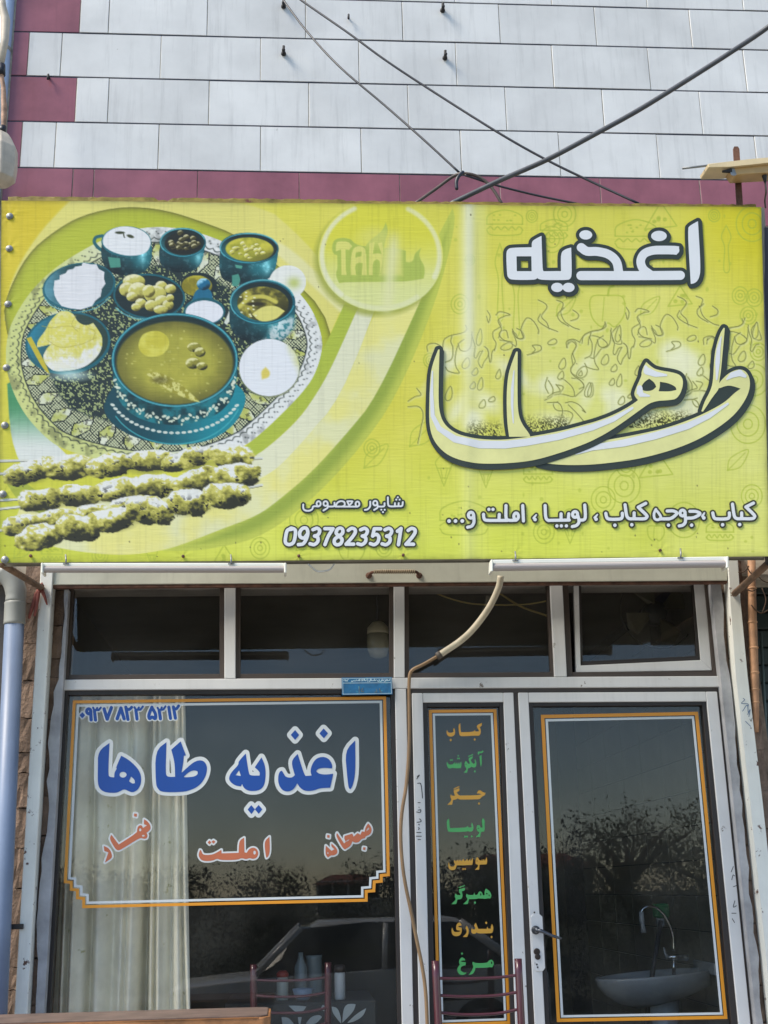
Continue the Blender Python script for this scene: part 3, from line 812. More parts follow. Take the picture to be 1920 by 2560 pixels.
# ==================================================================================================== roller shutter: guide posts, bottom bar, handle
YS = -0.08
sh = thing('roller_shutter', 'raised cream roller shutter with rust-flecked white guide posts and wrapped handle', 'shutter', (0, -0.06, 0.35))
slab('guide_post', [quad(LX(85, 34), LX(117, 66.5), 1404, YBOT)], YS, 0.09, POST_WHITE, sh, 0.004)
slab('guide_post', [[(1819, 1395), (1845, 1395), (1851, 1500), (1869, 1690), (1906, 2000), (1966, 2560), (2005, 2940), (1972, 2940), (1933, 2560), (1875, 2000), (1840, 1690), (1826, 1500)]], YS, 0.09, POST_WHITE, sh, 0.004)
slab('guide_slot', [quad(LX(117, 66.5), LX(121, 71), 1472, YBOT)], YS + 0.05, 0.05, FRAME_DARK, sh, 0)
slab('guide_slot', [[(1826, 1460), (1839, 1690), (1872, 2000), (1930, 2560), (1968, 2940), (1963, 2940), (1925, 2560), (1868, 2000), (1836, 1690), (1822, 1460)]], YS + 0.05, 0.05, FRAME_DARK, sh, 0)
bar = slab('bottom_bar', [[(122, 1402), (1818, 1388), (1818, 1451), (124, 1462)]], YS + 0.012, 0.03, SHUTTER, sh, 0.003)
slab('bottom_edge', [[(124, 1462.5), (1818, 1451.5), (1818, 1458), (126, 1470)]], YS + 0.018, 0.03, RUST, sh, 0.001)
ph = [up(922, 1439, YS + 0.012), up(923, 1437, YS - 0.02), up(935, 1430, YS - 0.035), up(985, 1429, YS - 0.038), up(1036, 1429, YS - 0.035), up(1046, 1436, YS - 0.02), up(1048, 1439, YS + 0.012)]
hdl = tube('handle', ph, 0.008, RUST, sh, 8, 5)
bm = bmesh.new()
for i in range(22):
    t = i / 21
    c = up(936 + 100 * t, 1429.3, YS - 0.037)
    bm_lathe(bm, [(0.008, -0.0035), (0.0125, -0.002), (0.0125, 0.002), (0.008, 0.0035)], c, 'X', 8)
from_bm('cord_wrap', bm, M('cord', (176, 162, 134), 0.9, 0.2, 30), hdl, True)
for px in (922, 1048):
    lathe('handle_rose', [(0.017, 0.0), (0.016, -0.006), (0.008, -0.009)], up(px, 1439, YS + 0.012), RUST, hdl, 'Y', 12)
g = Glyph(1760, 1380, 0.2802)
for s_ in ([(350, 1305), (362, 1320), (335, 1350), (390, 1355), (395, 1375)], [(345, 1420), (385, 1365), (395, 1430)], [(390, 1450), (412, 1405), (400, 1470)], [(370, 1510), (415, 1555)]):
    g.s(2.8, *s_)
letter(g, YS - 0.002, INKB, sh, 0.0, 'marker_writing', 0.6)
g = Glyph(1760, 1380, 0.2802)
g.s(2.5, (410, 1490), (420, 1510), (430, 1480))
letter(g, YS - 0.002, INK, sh, 0.0, 'marker_writing', 0.6)
# ==================================================================================================== sign board
SY = -1.02
sign = thing('shop_sign', 'large yellow-green printed shop sign with a tray of food and white lettering', 'sign', (0, SY + 0.05, up(960, 1400, SY).z))
c_tl, c_tr, c_br, c_bl = up(3, 501, SY), up(1903, 518, SY), up(1924, 1391, SY), up(-4, 1407, SY)
NX, NY = 1000, 470
uu, vv_ = np.meshgrid(np.linspace(0, 1, NX), np.linspace(0, 1, NY))
A_, B_, C_, D_ = (np.array(q) for q in (c_tl, c_tr, c_br, c_bl))
SP = (A_ * ((1 - uu) * (1 - vv_))[..., None] + B_ * (uu * (1 - vv_))[..., None] + C_ * (uu * vv_)[..., None] + D_ * ((1 - uu) * vv_)[..., None])
PX, PY = proj(SP.reshape(-1, 3)); PX = PX.reshape(NY, NX); PY = PY.reshape(NY, NX)

def vnoise(x, y, seed=0):
    r = np.random.default_rng(seed + 101); tab = r.random(4096)
    xi = np.floor(x).astype(int); yi = np.floor(y).astype(int); xf = x - xi; yf = y - yi
    xf = xf * xf * (3 - 2 * xf); yf = yf * yf * (3 - 2 * yf)
    h = lambda a, b: tab[(a * 374761 + b * 668265 + a * b * 31) % 4096]
    return (h(xi, yi) * (1 - xf) + h(xi + 1, yi) * xf) * (1 - yf) + (h(xi, yi + 1) * (1 - xf) + h(xi + 1, yi + 1) * xf) * yf
def fbm(x, y, seed=0, o=4):
    s = 0; a = 0.5; t = 0
    for i in range(o):
        s = s + a * vnoise(x * 2 ** i + 17.3 * i, y * 2 ** i + 9.1 * i, seed + i); t += a; a *= 0.5
    return s / t
N_FINE = fbm(PX / 7.0, PY / 7.0, 1); N_MID = fbm(PX / 22.0, PY / 22.0, 2); N_BIG = fbm(PX / 90.0, PY / 90.0, 3)
N_HAT = fbm(PX / 4.0, PY / 4.0, 5, 3)

COL = np.zeros((NY, NX, 3))
def lerp(a, b, t): return np.asarray(a, float) * (1 - t[..., None]) + np.asarray(b, float) * t[..., None]
# bounding window on the grid
def win_(x0, y0, x1, y1):
    j = np.nonzero((PY[:, 0] < y1 + 20) & (PY[:, 0] > y0 - 20) | (PY[:, -1] < y1 + 20) & (PY[:, -1] > y0 - 20))[0]
    i = np.nonzero((PX[0] < x1 + 20) & (PX[0] > x0 - 20) | (PX[-1] < x1 + 20) & (PX[-1] > x0 - 20))[0]
    if len(i) == 0 or len(j) == 0: return None
    return slice(j[0], j[-1] + 1), slice(i[0], i[-1] + 1)
def paint(w, mask, col):
    if w is None: return
    c = COL[w]; m_ = np.clip(mask, 0, 1)[..., None]
    COL[w] = c * (1 - m_) + np.asarray(col, float) * m_
AA = 1.4
def cov(sd, soft=AA): return np.clip(0.5 - sd / soft, 0, 1)
def P_poly(pts, col, soft=AA, it=2, alpha=1.0):
    P = soften(pts, it) if it else np.array(pts, float)
    w = win_(*P.min(0), *P.max(0))
    if w is None: return
    sd = sd_poly(P, PX[w], PY[w])
    paint(w, cov(sd, soft) * alpha, col(w, sd) if callable(col) else col)
def P_ell(cx, cy, rx, ry, col, soft=AA, alpha=1.0, rot=0.0):
    R = max(rx, ry) + soft
    w = win_(cx - R, cy - R, cx + R, cy + R)
    if w is None: return
    x, y = PX[w] - cx, PY[w] - cy
    c, s = math.cos(rot), math.sin(rot)
    x, y = x * c + y * s, -x * s + y * c
    q = np.sqrt((x / rx) ** 2 + (y / ry) ** 2)
    sd = (q - 1) * min(rx, ry)
    paint(w, cov(sd, soft) * alpha, col(w, sd, x / rx, y / ry) if callable(col) else col)
def P_stroke(pts, r, col, soft=AA, alpha=1.0, n=5):
    P = cm2(pts, n) if n else np.array(pts, float)
    rr = np.max(r)
    w = win_(P[:, 0].min() - rr, P[:, 1].min() - rr, P[:, 0].max() + rr, P[:, 1].max() + rr)
    if w is None: return
    paint(w, cov(sd_stroke(P, r, PX[w], PY[w]), soft) * alpha, col)
def sm(a, b, x):
    t = np.clip((x - a) / (b - a), 0, 1); return t * t * (3 - 2 * t)

# ---- ground colour of the print
tx, ty = PX / 1920.0, (PY - 500) / 900.0
top = lerp((204, 182, 34), (208, 202, 82), sm(0.0, 0.28, tx)); top = top * (1 - sm(0.85, 1.0, tx))[..., None] + np.array((204, 192, 24)) * sm(0.85, 1.0, tx)[..., None]
bot = lerp((188, 194, 58), (206, 212, 84), sm(0.0, 0.4, tx)); bot = bot * (1 - sm(0.7, 1.0, tx))[..., None] + np.array((208, 210, 104)) * sm(0.7, 1.0, tx)[..., None]
mid = lerp((206, 198, 62), (209, 210, 120), sm(0.4, 0.8, tx))
t1 = sm(0.0, 0.55, ty)[..., None]; t2 = sm(0.5, 1.0, ty)[..., None]
COL[:] = (top * (1 - t1) + mid * t1) * (1 - t2) + bot * t2
COL += (N_BIG - 0.5)[..., None] * np.array((14, 12, 30))
# ---- faint doodles of food
DOO = (166, 178, 58)
rd = random.Random(5)
def doodle(cx, cy, s, kind):
    a = 0.85
    if kind == 0:
        for q in (1, 0.62, 0.25): P_stroke([(cx + s * q * math.cos(t), cy + s * 1.1 * q * math.sin(t)) for t in np.linspace(0, 6.4, 14)], 1.3, DOO, 2, a)
    elif kind == 1:   # burger
        P_stroke([(cx - s, cy), (cx - s * .9, cy - s * .5), (cx, cy - s * .8), (cx + s * .9, cy - s * .5), (cx + s, cy)], 1.4, DOO, 2, a)
        P_stroke([(cx - s, cy), (cx + s, cy)], 1.4, DOO, 2, a)
        P_stroke([(cx - s + i * s / 5, cy + (6 if i % 2 else 14)) for i in range(11)], 1.4, DOO, 2, a)
        P_stroke([(cx - s, cy + s * .35), (cx - s * .7, cy + s * .6), (cx + s * .7, cy + s * .6), (cx + s, cy + s * .35)], 1.4, DOO, 2, a)
        for i in range(8): P_ell(cx + rd.uniform(-.6, .6) * s, cy - rd.uniform(.15, .55) * s, 3, 2, DOO, 2, a)
    elif kind == 2:   # leaf
        P_stroke([(cx - s, cy + s), (cx - s * .7, cy - s * .2), (cx + s, cy - s), (cx + s * .3, cy + s * .6), (cx - s, cy + s)], 1.2, DOO, 2, a)
        P_stroke([(cx - s, cy + s), (cx + s * .7, cy - s * .7)], 1.0, DOO, 2, a)
    elif kind == 3:   # pepper
        P_stroke([(cx, cy - s * .7), (cx - s * .9, cy - s * .6), (cx - s * .9, cy + s * .4), (cx - s * .4, cy + s), (cx, cy + s * .8), (cx + s * .4, cy + s), (cx + s * .9, cy + s * .3), (cx + s * .8, cy - s * .6), (cx, cy - s * .7)], 1.4, DOO, 2, a)
        P_stroke([(cx, cy - s * .7), (cx + 4, cy - s * 1.1), (cx + 14, cy - s * 1.2)], 2.5, DOO, 2, a)
        P_stroke([(cx - s * .2, cy - s * .6), (cx - s * .3, cy + s * .7)], 1.0, DOO, 2, a)
    elif kind == 4:   # cone
        P_stroke([(cx - s * .5, cy), (cx, cy + s * 1.3), (cx + s * .5, cy), (cx - s * .5, cy)], 1.3, DOO, 2, a, 0)
        for q in (-.25, 0.25): P_stroke([(cx + q * s, cy), (cx + q * s * .3, cy + s * .8)], 1.0, DOO, 2, a)
        P_stroke([(cx - s * .5, cy), (cx - s * .6, cy - s * .5), (cx, cy - s), (cx + s * .6, cy - s * .5), (cx + s * .5, cy)], 1.3, DOO, 2, a)
    elif kind == 5:   # pizza slice
        P_stroke([(cx - s, cy + s * .7), (cx, cy - s), (cx + s, cy + s * .5), (cx - s, cy + s * .7)], 1.4, DOO, 2, a, 0)
        for i in range(4): P_ell(cx + rd.uniform(-.4, .4) * s, cy + rd.uniform(-.2, .4) * s, 5, 5, DOO, 2, a * .8)
    elif kind == 6:   # long tool
        P_stroke([(cx, cy - s * 2), (cx - 12, cy - s), (cx - 4, cy), (cx - 6, cy + s * 2), (cx + 8, cy + s * 2), (cx + 5, cy), (cx + 12, cy - s), (cx, cy - s * 2)], 1.2, DOO, 2, a)
for cx, cy, s, k in ((1385, 575, 34, 1), (1262, 560, 45, 1), (1330, 540, 14, 0), (1412, 535, 28, 0), (1590, 590, 52, 1), (1652, 545, 40, 5), (1785, 540, 14, 0), (1815, 620, 28, 6), (1880, 560, 40, 0),
                     (1380, 598, 30, 0), (1250, 700, 46, 6), (1290, 740, 46, 6), (1415, 765, 24, 2), (1520, 770, 46, 3), (1625, 765, 24, 2), (1700, 745, 30, 5), (1850, 740, 20, 0), (1885, 745, 20, 0), (1870, 790, 20, 0),
                     (1150, 760, 22, 0), (1175, 650, 12, 0), (1110, 1170, 34, 4), (1215, 1185, 26, 4), (1345, 1185, 36, 1), (1565, 1165, 24, 0), (1640, 1165, 42, 5), (1845, 1150, 26, 2), (1870, 1060, 44, 0), (1795, 1030, 40, 0), (1560, 1215, 40, 0),
                     (1160, 1300, 60, 1), (1360, 1330, 26, 0), (1425, 1310, 38, 4), (1508, 1250, 30, 0), (1710, 1300, 40, 0), (1640, 1330, 22, 3), (1800, 1330, 34, 1), (1880, 1240, 26, 0), (940, 1140, 30, 2), (930, 1120, 20, 0),
                     (760, 1300, 36, 0), (770, 1355, 30, 5), (880, 1370, 34, 3), (960, 1370, 20, 0), (650, 1370, 24, 0), (560, 1392, 30, 5), (380, 1388, 22, 4), (250, 1388, 20, 0), (130, 1385, 26, 1), (60, 1370, 26, 2), (100, 1350, 14, 2), (1075, 900, 16, 0), (1060, 1080, 36, 2), (1885, 950, 36, 0), (1895, 880, 20, 0)):
    doodle(cx, cy, s, k)
for i in range(90):
    x, y = rd.uniform(1060, 1900), rd.uniform(540, 1380)
    P_ell(x, y, rd.uniform(2, 5), rd.uniform(2, 6), DOO, 2, 0.5)

# ---- swooshes round the tray
OLIVE = (158, 172, 66); LIME = (170, 182, 52); PALE = (216, 212, 136); MILK = (214, 216, 196)
P_poly([(10, 800), (25, 700), (90, 590), (165, 510), (185, 495), (640, 495), (760, 600), (870, 730), (800, 900), (500, 950)], (211, 204, 112), 6)
def arcA(w, sd):   # lime disc with a soft dark edge
    t = np.exp(-np.clip(-sd, 0, None) / 7.0)
    return lerp((172, 180, 50), (96, 94, 34), t * 0.85)
P_poly([(8, 800), (15, 740), (67, 635), (135, 578), (207, 537), (311, 515), (415, 524), (518, 558), (591, 586), (690, 656), (845, 812), (800, 1000), (400, 1100), (60, 1000)], arcA)
P_poly([(640, 600), (700, 640), (860, 790), (880, 770), (730, 620), (660, 590)], (214, 210, 150), 8)
# lower pale sweep, olive shadow, white and green bands
P_poly([(1132, 520), (1140, 560), (1090, 758), (989, 996), (900, 1120), (800, 1230), (700, 1313), (622, 1352), (557, 1365), (503, 1376), (405, 1377), (500, 1340), (640, 1270), (760, 1180), (860, 1060), (930, 940), (1000, 800), (1045, 700), (1090, 600)], lambda w, sd: lerp((146, 162, 62), (182, 190, 78), sm(-30, -4, sd)), 2)
P_poly([(26, 1330), (104, 1361), (207, 1381), (311, 1389), (405, 1377), (470, 1356), (557, 1321), (644, 1289), (700, 1248), (780, 1180), (870, 1080), (939, 996), (1049, 758), (1075, 690), (1000, 690), (944, 758), (852, 996), (760, 1100), (640, 1200), (500, 1230), (300, 1250), (60, 1240)],
       lambda w, sd: lerp((220, 214, 128), (214, 214, 168), sm(0.35, 0.75, N_BIG[w]) * 0.9), 2)
P_poly([(900, 758), (944, 758), (852, 996), (760, 1100), (700, 1165), (661, 1191), (624, 1208), (560, 1200), (590, 1150), (643, 1140), (736, 1060), (785, 996)], (214, 214, 182), 3)
P_poly([(862, 758), (900, 758), (829, 920), (785, 996), (736, 1060), (643, 1140), (600, 1150), (604, 1122), (669, 1070), (743, 996), (783, 920), (820, 850)], (166, 180, 62), 2)
P_poly([(0, 1180), (26, 1225), (60, 1270), (150, 1300), (120, 1250), (50, 1195)], (160, 170, 60), 3)
P_poly([(18, 960), (26, 1100), (62, 1185), (180, 1150), (90, 1060), (35, 950)], lambda w, sd: lerp((70, 140, 92), (212, 216, 208), sm(1000, 1130, PY[w])), 3)
# ---- logo disc
P_ell(944, 650, 158, 141, (150, 156, 60), 14, 0.8)
P_ell(951.6, 639, 156, 139, lambda w, sd, x, y: lerp((206, 202, 62), (208, 212, 140), sm(-0.5, 0.7, y + 0.12 * (N_MID[w] - .5))), 2)
LG = (164, 180, 78)
for a0, a1, al in ((2.3, 4.25, 0.8), (5.2, 6.7, 0.7), (0.9, 2.2, 0.45)):
    P_stroke([(951.6 + 147 * math.cos(t), 639 + 131 * math.sin(t)) for t in np.linspace(a0, a1, 14)], 6, (218, 218, 188), 6, al)
def lg(pts): return [(790 + x * 0.1929, 500 + y * 0.1929) for x, y in pts]
P_poly(lg([(262, 930), (280, 900), (275, 715), (230, 705), (208, 650), (215, 560), (250, 510), (330, 490), (440, 500), (520, 580), (640, 600), (700, 520), (800, 450), (870, 380), (905, 290), (935, 400), (900, 520), (880, 620), (1110, 640), (1165, 660), (1165, 800), (1215, 812), (1265, 780), (1280, 690), (1365, 622), (1335, 690), (1345, 760), (1405, 850), (1410, 950), (1395, 1015), (1250, 1045), (1050, 1060), (400, 1065), (300, 1080), (262, 1000)]), LG, 2.5, 2, 0.95)
LP = (208, 206, 108)
P_poly(lg([(258, 560), (300, 535), (420, 540), (470, 600), (430, 650), (382, 640), (385, 900), (398, 974), (330, 974), (326, 640), (258, 668)]), LP, 1.5, 1)
P_poly(lg([(470, 650), (520, 600), (600, 600), (650, 650), (660, 974), (592, 974), (605, 818), (545, 812), (503, 850), (520, 974), (452, 974), (447, 800)]), LP, 1.5, 1); P_poly(lg([(508, 748), (520, 680), (590, 668), (588, 728)]), LG, 1.5, 1)
P_poly(lg([(690, 560), (760, 545), (738, 700), (795, 690), (850, 700), (800, 560), (860, 545), (875, 740), (828, 974), (834, 795), (790, 768), (737, 800), (735, 974), (683, 974)]), LP, 1.5, 1)
P_poly(lg([(880, 620), (1110, 640), (1120, 974), (830, 974)]), LP, 12, 1, .85)
P_ell(*lg([(760, 480)])[0], 40, 24, (208, 206, 110), 24, .6)
w = win_(930, 500, 1010, 790); paint(w, np.exp(-((PX[w] - (985 - (PY[w] - 600) * 0.1)) / 16) ** 2) * sm(560, 620, PY[w]) * (1 - sm(760, 800, PY[w])) * 0.8, (214, 214, 160))

# ---- the tray
TR = soften([(15, 843), (41, 781), (88, 713), (155, 656), (249, 602), (330, 572), (420, 565), (518, 585), (640, 640), (767, 744), (809, 843), (800, 905), (772, 967), (669, 1070), (604, 1122), (480, 1165), (330, 1170), (155, 1125), (104, 1086), (52, 1024), (15, 935)], 3)
w = win_(*TR.min(0), *TR.max(0))
sdT = sd_poly(TR, PX[w], PY[w]); dT = -sdT
ang = np.arctan2((PY[w] - 860) / 290, (PX[w] - 412) / 395) * 345
rim = lerp((196, 202, 128), (216, 218, 214), sm(150, 520, PX[w] + (900 - PY[w]) * 0.3))
rim = rim * (1 - 0.25 * sm(0.55, 0.75, N_MID[w]))[..., None]
ink = np.array((42, 50, 44.0))
sc1 = np.exp(-((dT - 25 - 5.5 * np.abs(np.sin(ang * math.pi / 21))) / 1.7) ** 2)
dot = np.exp(-(((ang % 21) - 10.5) ** 2 + (dT - 16) ** 2) / 5.0) + np.exp(-(((ang % 21) - 6) ** 2 + (dT - 11) ** 2) / 3.5)
tray = rim * (1 - np.clip(sc1 + dot, 0, 1) * 0.85)[..., None] + ink * (np.clip(sc1 + dot, 0, 1) * 0.85)[..., None]
band = sm(37, 39, dT)
hat = (np.abs(((PX[w] + PY[w]) % 8.4) - 4.2) < 1.25) | (np.abs(((PX[w] - PY[w]) % 8.4) - 4.2) < 1.25)
hcol = np.where(hat[..., None], ink, np.array((192, 198, 158.0)))
pet = np.abs(((ang + 14 * (N_MID[w] - .5)) % 66) - 33) / 33.0        # leaf motifs
leafm = (pet < 0.62 - np.abs(dT - 66) / 60.0)
edge = np.abs(pet - (0.62 - np.abs(dT - 66) / 60.0)) < 0.06
lcol = lerp((176, 182, 96), (208, 212, 190), sm(0.3, 0.7, N_MID[w])) * (1 - 0.4 * (N_FINE[w] > 0.62))[..., None]
inner = np.where(leafm[..., None], lcol, hcol); inner = np.where(edge[..., None], ink, inner)
deep = np.where((N_HAT[w] > 0.60)[..., None], np.array((150, 162, 110.0)), np.array((34, 48, 46.0)))
d2_ = sm(92, 104, dT + 14 * (N_MID[w] - .5))
inner = inner * (1 - d2_)[..., None] + deep * d2_[..., None]
line = np.exp(-((dT - 38) / 1.6) ** 2)
tray = tray * (1 - band)[..., None] + inner * band[..., None]
tray = tray * (1 - line)[..., None] + ink * line[..., None]
fade = sm(690, 760, PX[w]) * (1 - band)
tray = tray * (1 - 0.0 * fade)[..., None]
paint(w, cov(sdT), tray)

TEAL = (36, 112, 120); TDK = (24, 56, 60); THI = (104, 182, 188); DARK = (30, 40, 38)
def body(pts, hx, dark=0.0):
    P = np.array(pts); x0, x1 = P[:, 0].min(), P[:, 0].max(); y0, y1 = P[:, 1].min(), P[:, 1].max()
    def f(w, sd):
        u = (PX[w] - x0) / (x1 - x0); q = (PY[w] - y0) / (y1 - y0)
        c = lerp(TDK, TEAL, np.clip(np.exp(-((u - hx) / 0.3) ** 2) * (1 - dark) + 0.7 * (N_MID[w] - .42), 0, 1))
        c = lerp(0, 1, np.zeros_like(u)) * 0 + c
        c = c * (1 - 0.55 * sm(0.45, 1.0, q))[..., None]
        c = c + (np.exp(-((u - hx) / 0.07) ** 2 - ((q - 0.45) / 0.25) ** 2) * 95 * (0.4 + N_FINE[w]))[..., None]
        return c + (sm(.6, .72, N_FINE[w]) * 22)[..., None]
    P_poly(pts, f)
def rimm(cx, cy, rx, ry, rot=0, content=(150, 148, 60), lw=4.0, cin=0.86):
    P_ell(cx, cy, rx, ry, (20, 82, 94), AA, 1, rot)
    P_stroke([(cx + (rx - 2) * math.cos(t), cy + (ry - 2) * math.sin(t)) for t in np.linspace(2.6, 6.0, 14)], 1.5, THI, 1.5, .8)
    P_stroke([(cx + (rx - 3) * math.cos(t), cy + (ry - 3) * math.sin(t)) for t in np.linspace(0.2, 2.7, 12)], 1.2, (70, 160, 172), 1.5, .8)
    P_ell(cx, cy, rx - lw, ry - lw, lambda w, sd, x, y: lerp((24, 40, 38), (40, 110, 118), np.clip(0.6 * y + 0.1 - 0.5 * x, 0, 1)), AA, 1, rot)
    if content is not None:
        P_ell(cx + 1, cy + ry * 0.08, (rx - lw) * cin, (ry - lw) * cin, content, 2, 1, rot)
def blob(cx, cy, rx, ry, col, hi=(216, 216, 190), dk=(70, 66, 28), rot=0.0):
    def f(w, sd, x, y):
        s = np.clip(0.55 - 0.55 * x * 0.6 - 0.6 * y + 0.5 * (N_FINE[w] - .5), 0, 1)
        c = lerp(dk, col, sm(0.0, 0.5, s)); return c * (1 - sm(0.7, 1.0, s))[..., None] + np.asarray(hi, float) * sm(0.7, 1.0, s)[..., None]
    P_ell(cx, cy, rx, ry, f, AA, 1, rot)
def soup(c1, c2): return lambda w, sd, x, y: lerp(c1, c2, np.clip(sm(0.35, 0.7, N_MID[w]) + 0.25 * (N_FINE[w] - .5), 0, 1)) * (1 - 0.3 * sm(-0.2, 0.9, x + y - .5))[..., None]
# white yoghurt jug, olives, chickpea stew
P_stroke([(256, 590), (240, 594), (236, 606), (246, 620), (258, 628)], 4, (28, 92, 100), 2)
body([(255, 600), (252, 640), (262, 672), (290, 688), (340, 690), (370, 675), (382, 640), (377, 600)], 0.8)
P_poly([(270, 643), (300, 646), (302, 668), (276, 670)], (70, 138, 120), 2)
P_ell(315.6, 604, 62, 38, (26, 96, 106)); P_poly([(255, 606), (262, 585), (285, 570), (315, 565), (350, 572), (374, 590), (378, 612), (365, 634), (330, 641), (295, 636), (265, 622)], (217, 219, 219), 2)
P_ell(300, 582, 12, 3.5, (52, 60, 36)); P_ell(326, 591, 9, 4, (60, 66, 40), 2, 1, .3); P_stroke([(308, 582), (311, 594)], 1.5, (60, 66, 40))
body([(400, 612), (396, 645), (408, 672), (440, 682), (480, 680), (505, 660), (513, 612)], 0.85, 0.2)
rimm(457, 606, 58, 37, 0, (30, 34, 26))
for i in range(24):
    a, q = rd.uniform(0, 6.28), math.sqrt(rd.random()) * 0.8
    blob(457 + 48 * q * math.cos(a), 605 + 30 * q * math.sin(a), 8, 7, (70, 66, 30), (190, 184, 140), (22, 22, 16))
body([(550, 625), (547, 670), (556, 700), (600, 712), (650, 708), (684, 690), (692, 660), (696, 625)], 0.8)
P_poly([(580, 688), (596, 684), (602, 700), (594, 716), (580, 714)], (70, 138, 120), 2); P_poly([(588, 661), (606, 664), (604, 671), (590, 669)], (80, 150, 130), 2)
rimm(623, 620, 74, 39, 0.05, soup((150, 150, 44), (190, 184, 60)))
for i in range(20):
    blob(623 + rd.uniform(-46, 44), 626 + rd.uniform(-18, 20), rd.uniform(4, 8), rd.uniform(3, 6), (196, 190, 90), (222, 220, 180), (120, 116, 40))
# bowl of white crisps
P_ell(197.6, 716, 92, 58, (24, 92, 104), AA, 1, -0.16)
P_ell(197.6, 714, 87, 53, lambda w, sd, x, y: lerp((30, 70, 74), (110, 176, 196), np.clip(-0.9 * x - .2 + .4 * (N_MID[w] - .5), 0, 1)), AA, 1, -0.16)
P_poly([(0.2652 * x, 540 + 0.2652 * y) for x, y in [(505, 690), (515, 610), (560, 600), (565, 560), (620, 540), (640, 510), (690, 500), (710, 480), (770, 470), (780, 440), (870, 460), (910, 455), (930, 500), (985, 530), (980, 590), (995, 640), (960, 690), (950, 760), (900, 800), (870, 850), (760, 885), (650, 870), (580, 850), (540, 800), (515, 750)]], lambda w, sd: np.array((216, 217, 219.0)) * (1 - 0.05 * N_MID[w])[..., None], 1.5, 0)
P_stroke([(112, 745), (130, 765), (165, 778), (200, 780), (240, 770), (275, 745)], 1.3, THI, 1.5, .8)
# garlic bowl
P_ell(373, 741, 90, 57, (24, 88, 98), AA, 1, 0.06); P_ell(373, 741, 85, 52, (26, 42, 42), AA, 1, 0.06)
P_stroke([(290, 770), (310, 785), (345, 797), (385, 796)], 2, THI, 2, .7)
for cx, cy, rx, ry in ((335, 704, 28, 18), (318, 724, 20, 18), (345, 728, 24, 22), (330, 742, 14, 12), (403, 716, 15, 14), (426, 722, 14, 12), (388, 736, 28, 22), (372, 728, 16, 16), (405, 752, 18, 14), (420, 762, 14, 13), (352, 758, 14, 12), (378, 764, 16, 14), (402, 774, 18, 11), (340, 768, 12, 10), (425, 745, 10, 10)):
    blob(cx, cy, rx, ry, (190, 184, 92), (220, 216, 172), (92, 86, 34))
# spoon dish
P_ell(497, 712, 45, 31, (26, 40, 40)); P_ell(492, 714, 38, 26, soup((126, 118, 30), (176, 166, 50)))
P_poly([(488, 725), (480, 752), (532, 752), (530, 728), (512, 715)], (30, 100, 128), 2); blob(509, 710, 17, 15, (24, 98, 132), (150, 200, 220), (16, 50, 66))
P_ell(511, 778, 52, 34, (22, 86, 96)); P_ell(511, 780, 47, 29, (216, 218, 222))
P_poly([(575, 770), (568, 790), (560, 806), (566, 812), (576, 800), (580, 780)], (200, 206, 196), 2)
# lemon soup pot and plates
P_ell(719, 706, 46, 42, lambda w, sd, x, y: lerp((216, 218, 210), (178, 188, 110), np.exp(-((x - .35) ** 2 + (y - .05) ** 2) / 0.12)))
body([(574, 765), (572, 810), (590, 845), (640, 860), (700, 856), (732, 830), (740, 765)], 0.72)
P_poly([(690, 800), (738, 790), (735, 830), (700, 856), (660, 850)], lambda w, sd: lerp((60, 130, 136), (206, 214, 212), sm(.35, .6, N_FINE[w])), 14, 2, .8)
rimm(656.5, 755, 82, 57, 0.05, soup((74, 72, 26), (168, 160, 60)), 7)
P_poly([(630, 785), (655, 766), (690, 764), (712, 778), (690, 800), (650, 806)], (206, 200, 110), 2); P_stroke([(600, 765), (625, 745), (660, 742), (690, 755)], 5, (190, 182, 80), 4); P_ell(640, 760, 24, 5, (48, 44, 18), 3)
for i in range(14): P_ell(600 + rd.uniform(0, 40), 740 + rd.uniform(-10, 60), 3, 2, (212, 212, 170))
P_ell(673, 922, 76, 72, (120, 128, 90), 6); P_ell(673, 919, 75, 71, lambda w, sd, x, y: lerp((215, 218, 221), (196, 198, 128), sm(0.55, 1.0, x * .8 - y * .3 + .25 * (N_MID[w] - .5))))
P_poly([(652, 928), (664, 918), (676, 930), (672, 944), (655, 948)], (206, 190, 90), 5)
# bowl of bread and onions
P_ell(169.7, 858, 107, 78, (24, 92, 104), AA, 1, -0.12)
P_ell(169.7, 856, 101, 71, lambda w, sd, x, y: lerp((40, 62, 54), (36, 120, 142), np.clip(-x - y * .4, 0, 1)), AA, 1, -0.12)
P_poly([(0.2652 * x, 540 + 0.2652 * y) for x, y in [(460, 1010), (500, 960), (560, 900), (640, 895), (700, 930), (730, 1000), (810, 1040), (880, 1010), (930, 1080), (970, 1150), (960, 1260), (900, 1350), (780, 1440), (560, 1470), (470, 1450), (395, 1340), (440, 1250), (480, 1210), (350, 1240), (350, 1180), (430, 1080)]],
       lambda w, sd: lerp((206, 200, 96), (219, 219, 212), np.clip(sm(860, 900, PY[w] + 60 * (N_MID[w] - .5)) * .9 + sm(.45, .7, N_FINE[w]) * .4, 0, 1)), 1.5)
for q in ([(105, 815), (130, 820), (165, 815), (200, 822)], [(118, 850), (150, 868), (200, 862), (240, 845)], [(220, 820), (238, 830), (232, 850)], [(190, 790), (180, 812), (195, 830)]):
    P_stroke(q, 0.9, (170, 160, 70), 1.5, .7)
P_poly([(66, 846), (78, 842), (112, 905), (125, 935), (108, 925)], (186, 172, 50), 2)
P_ell(178, 938, 40, 12, (196, 220, 214), 16, .8)
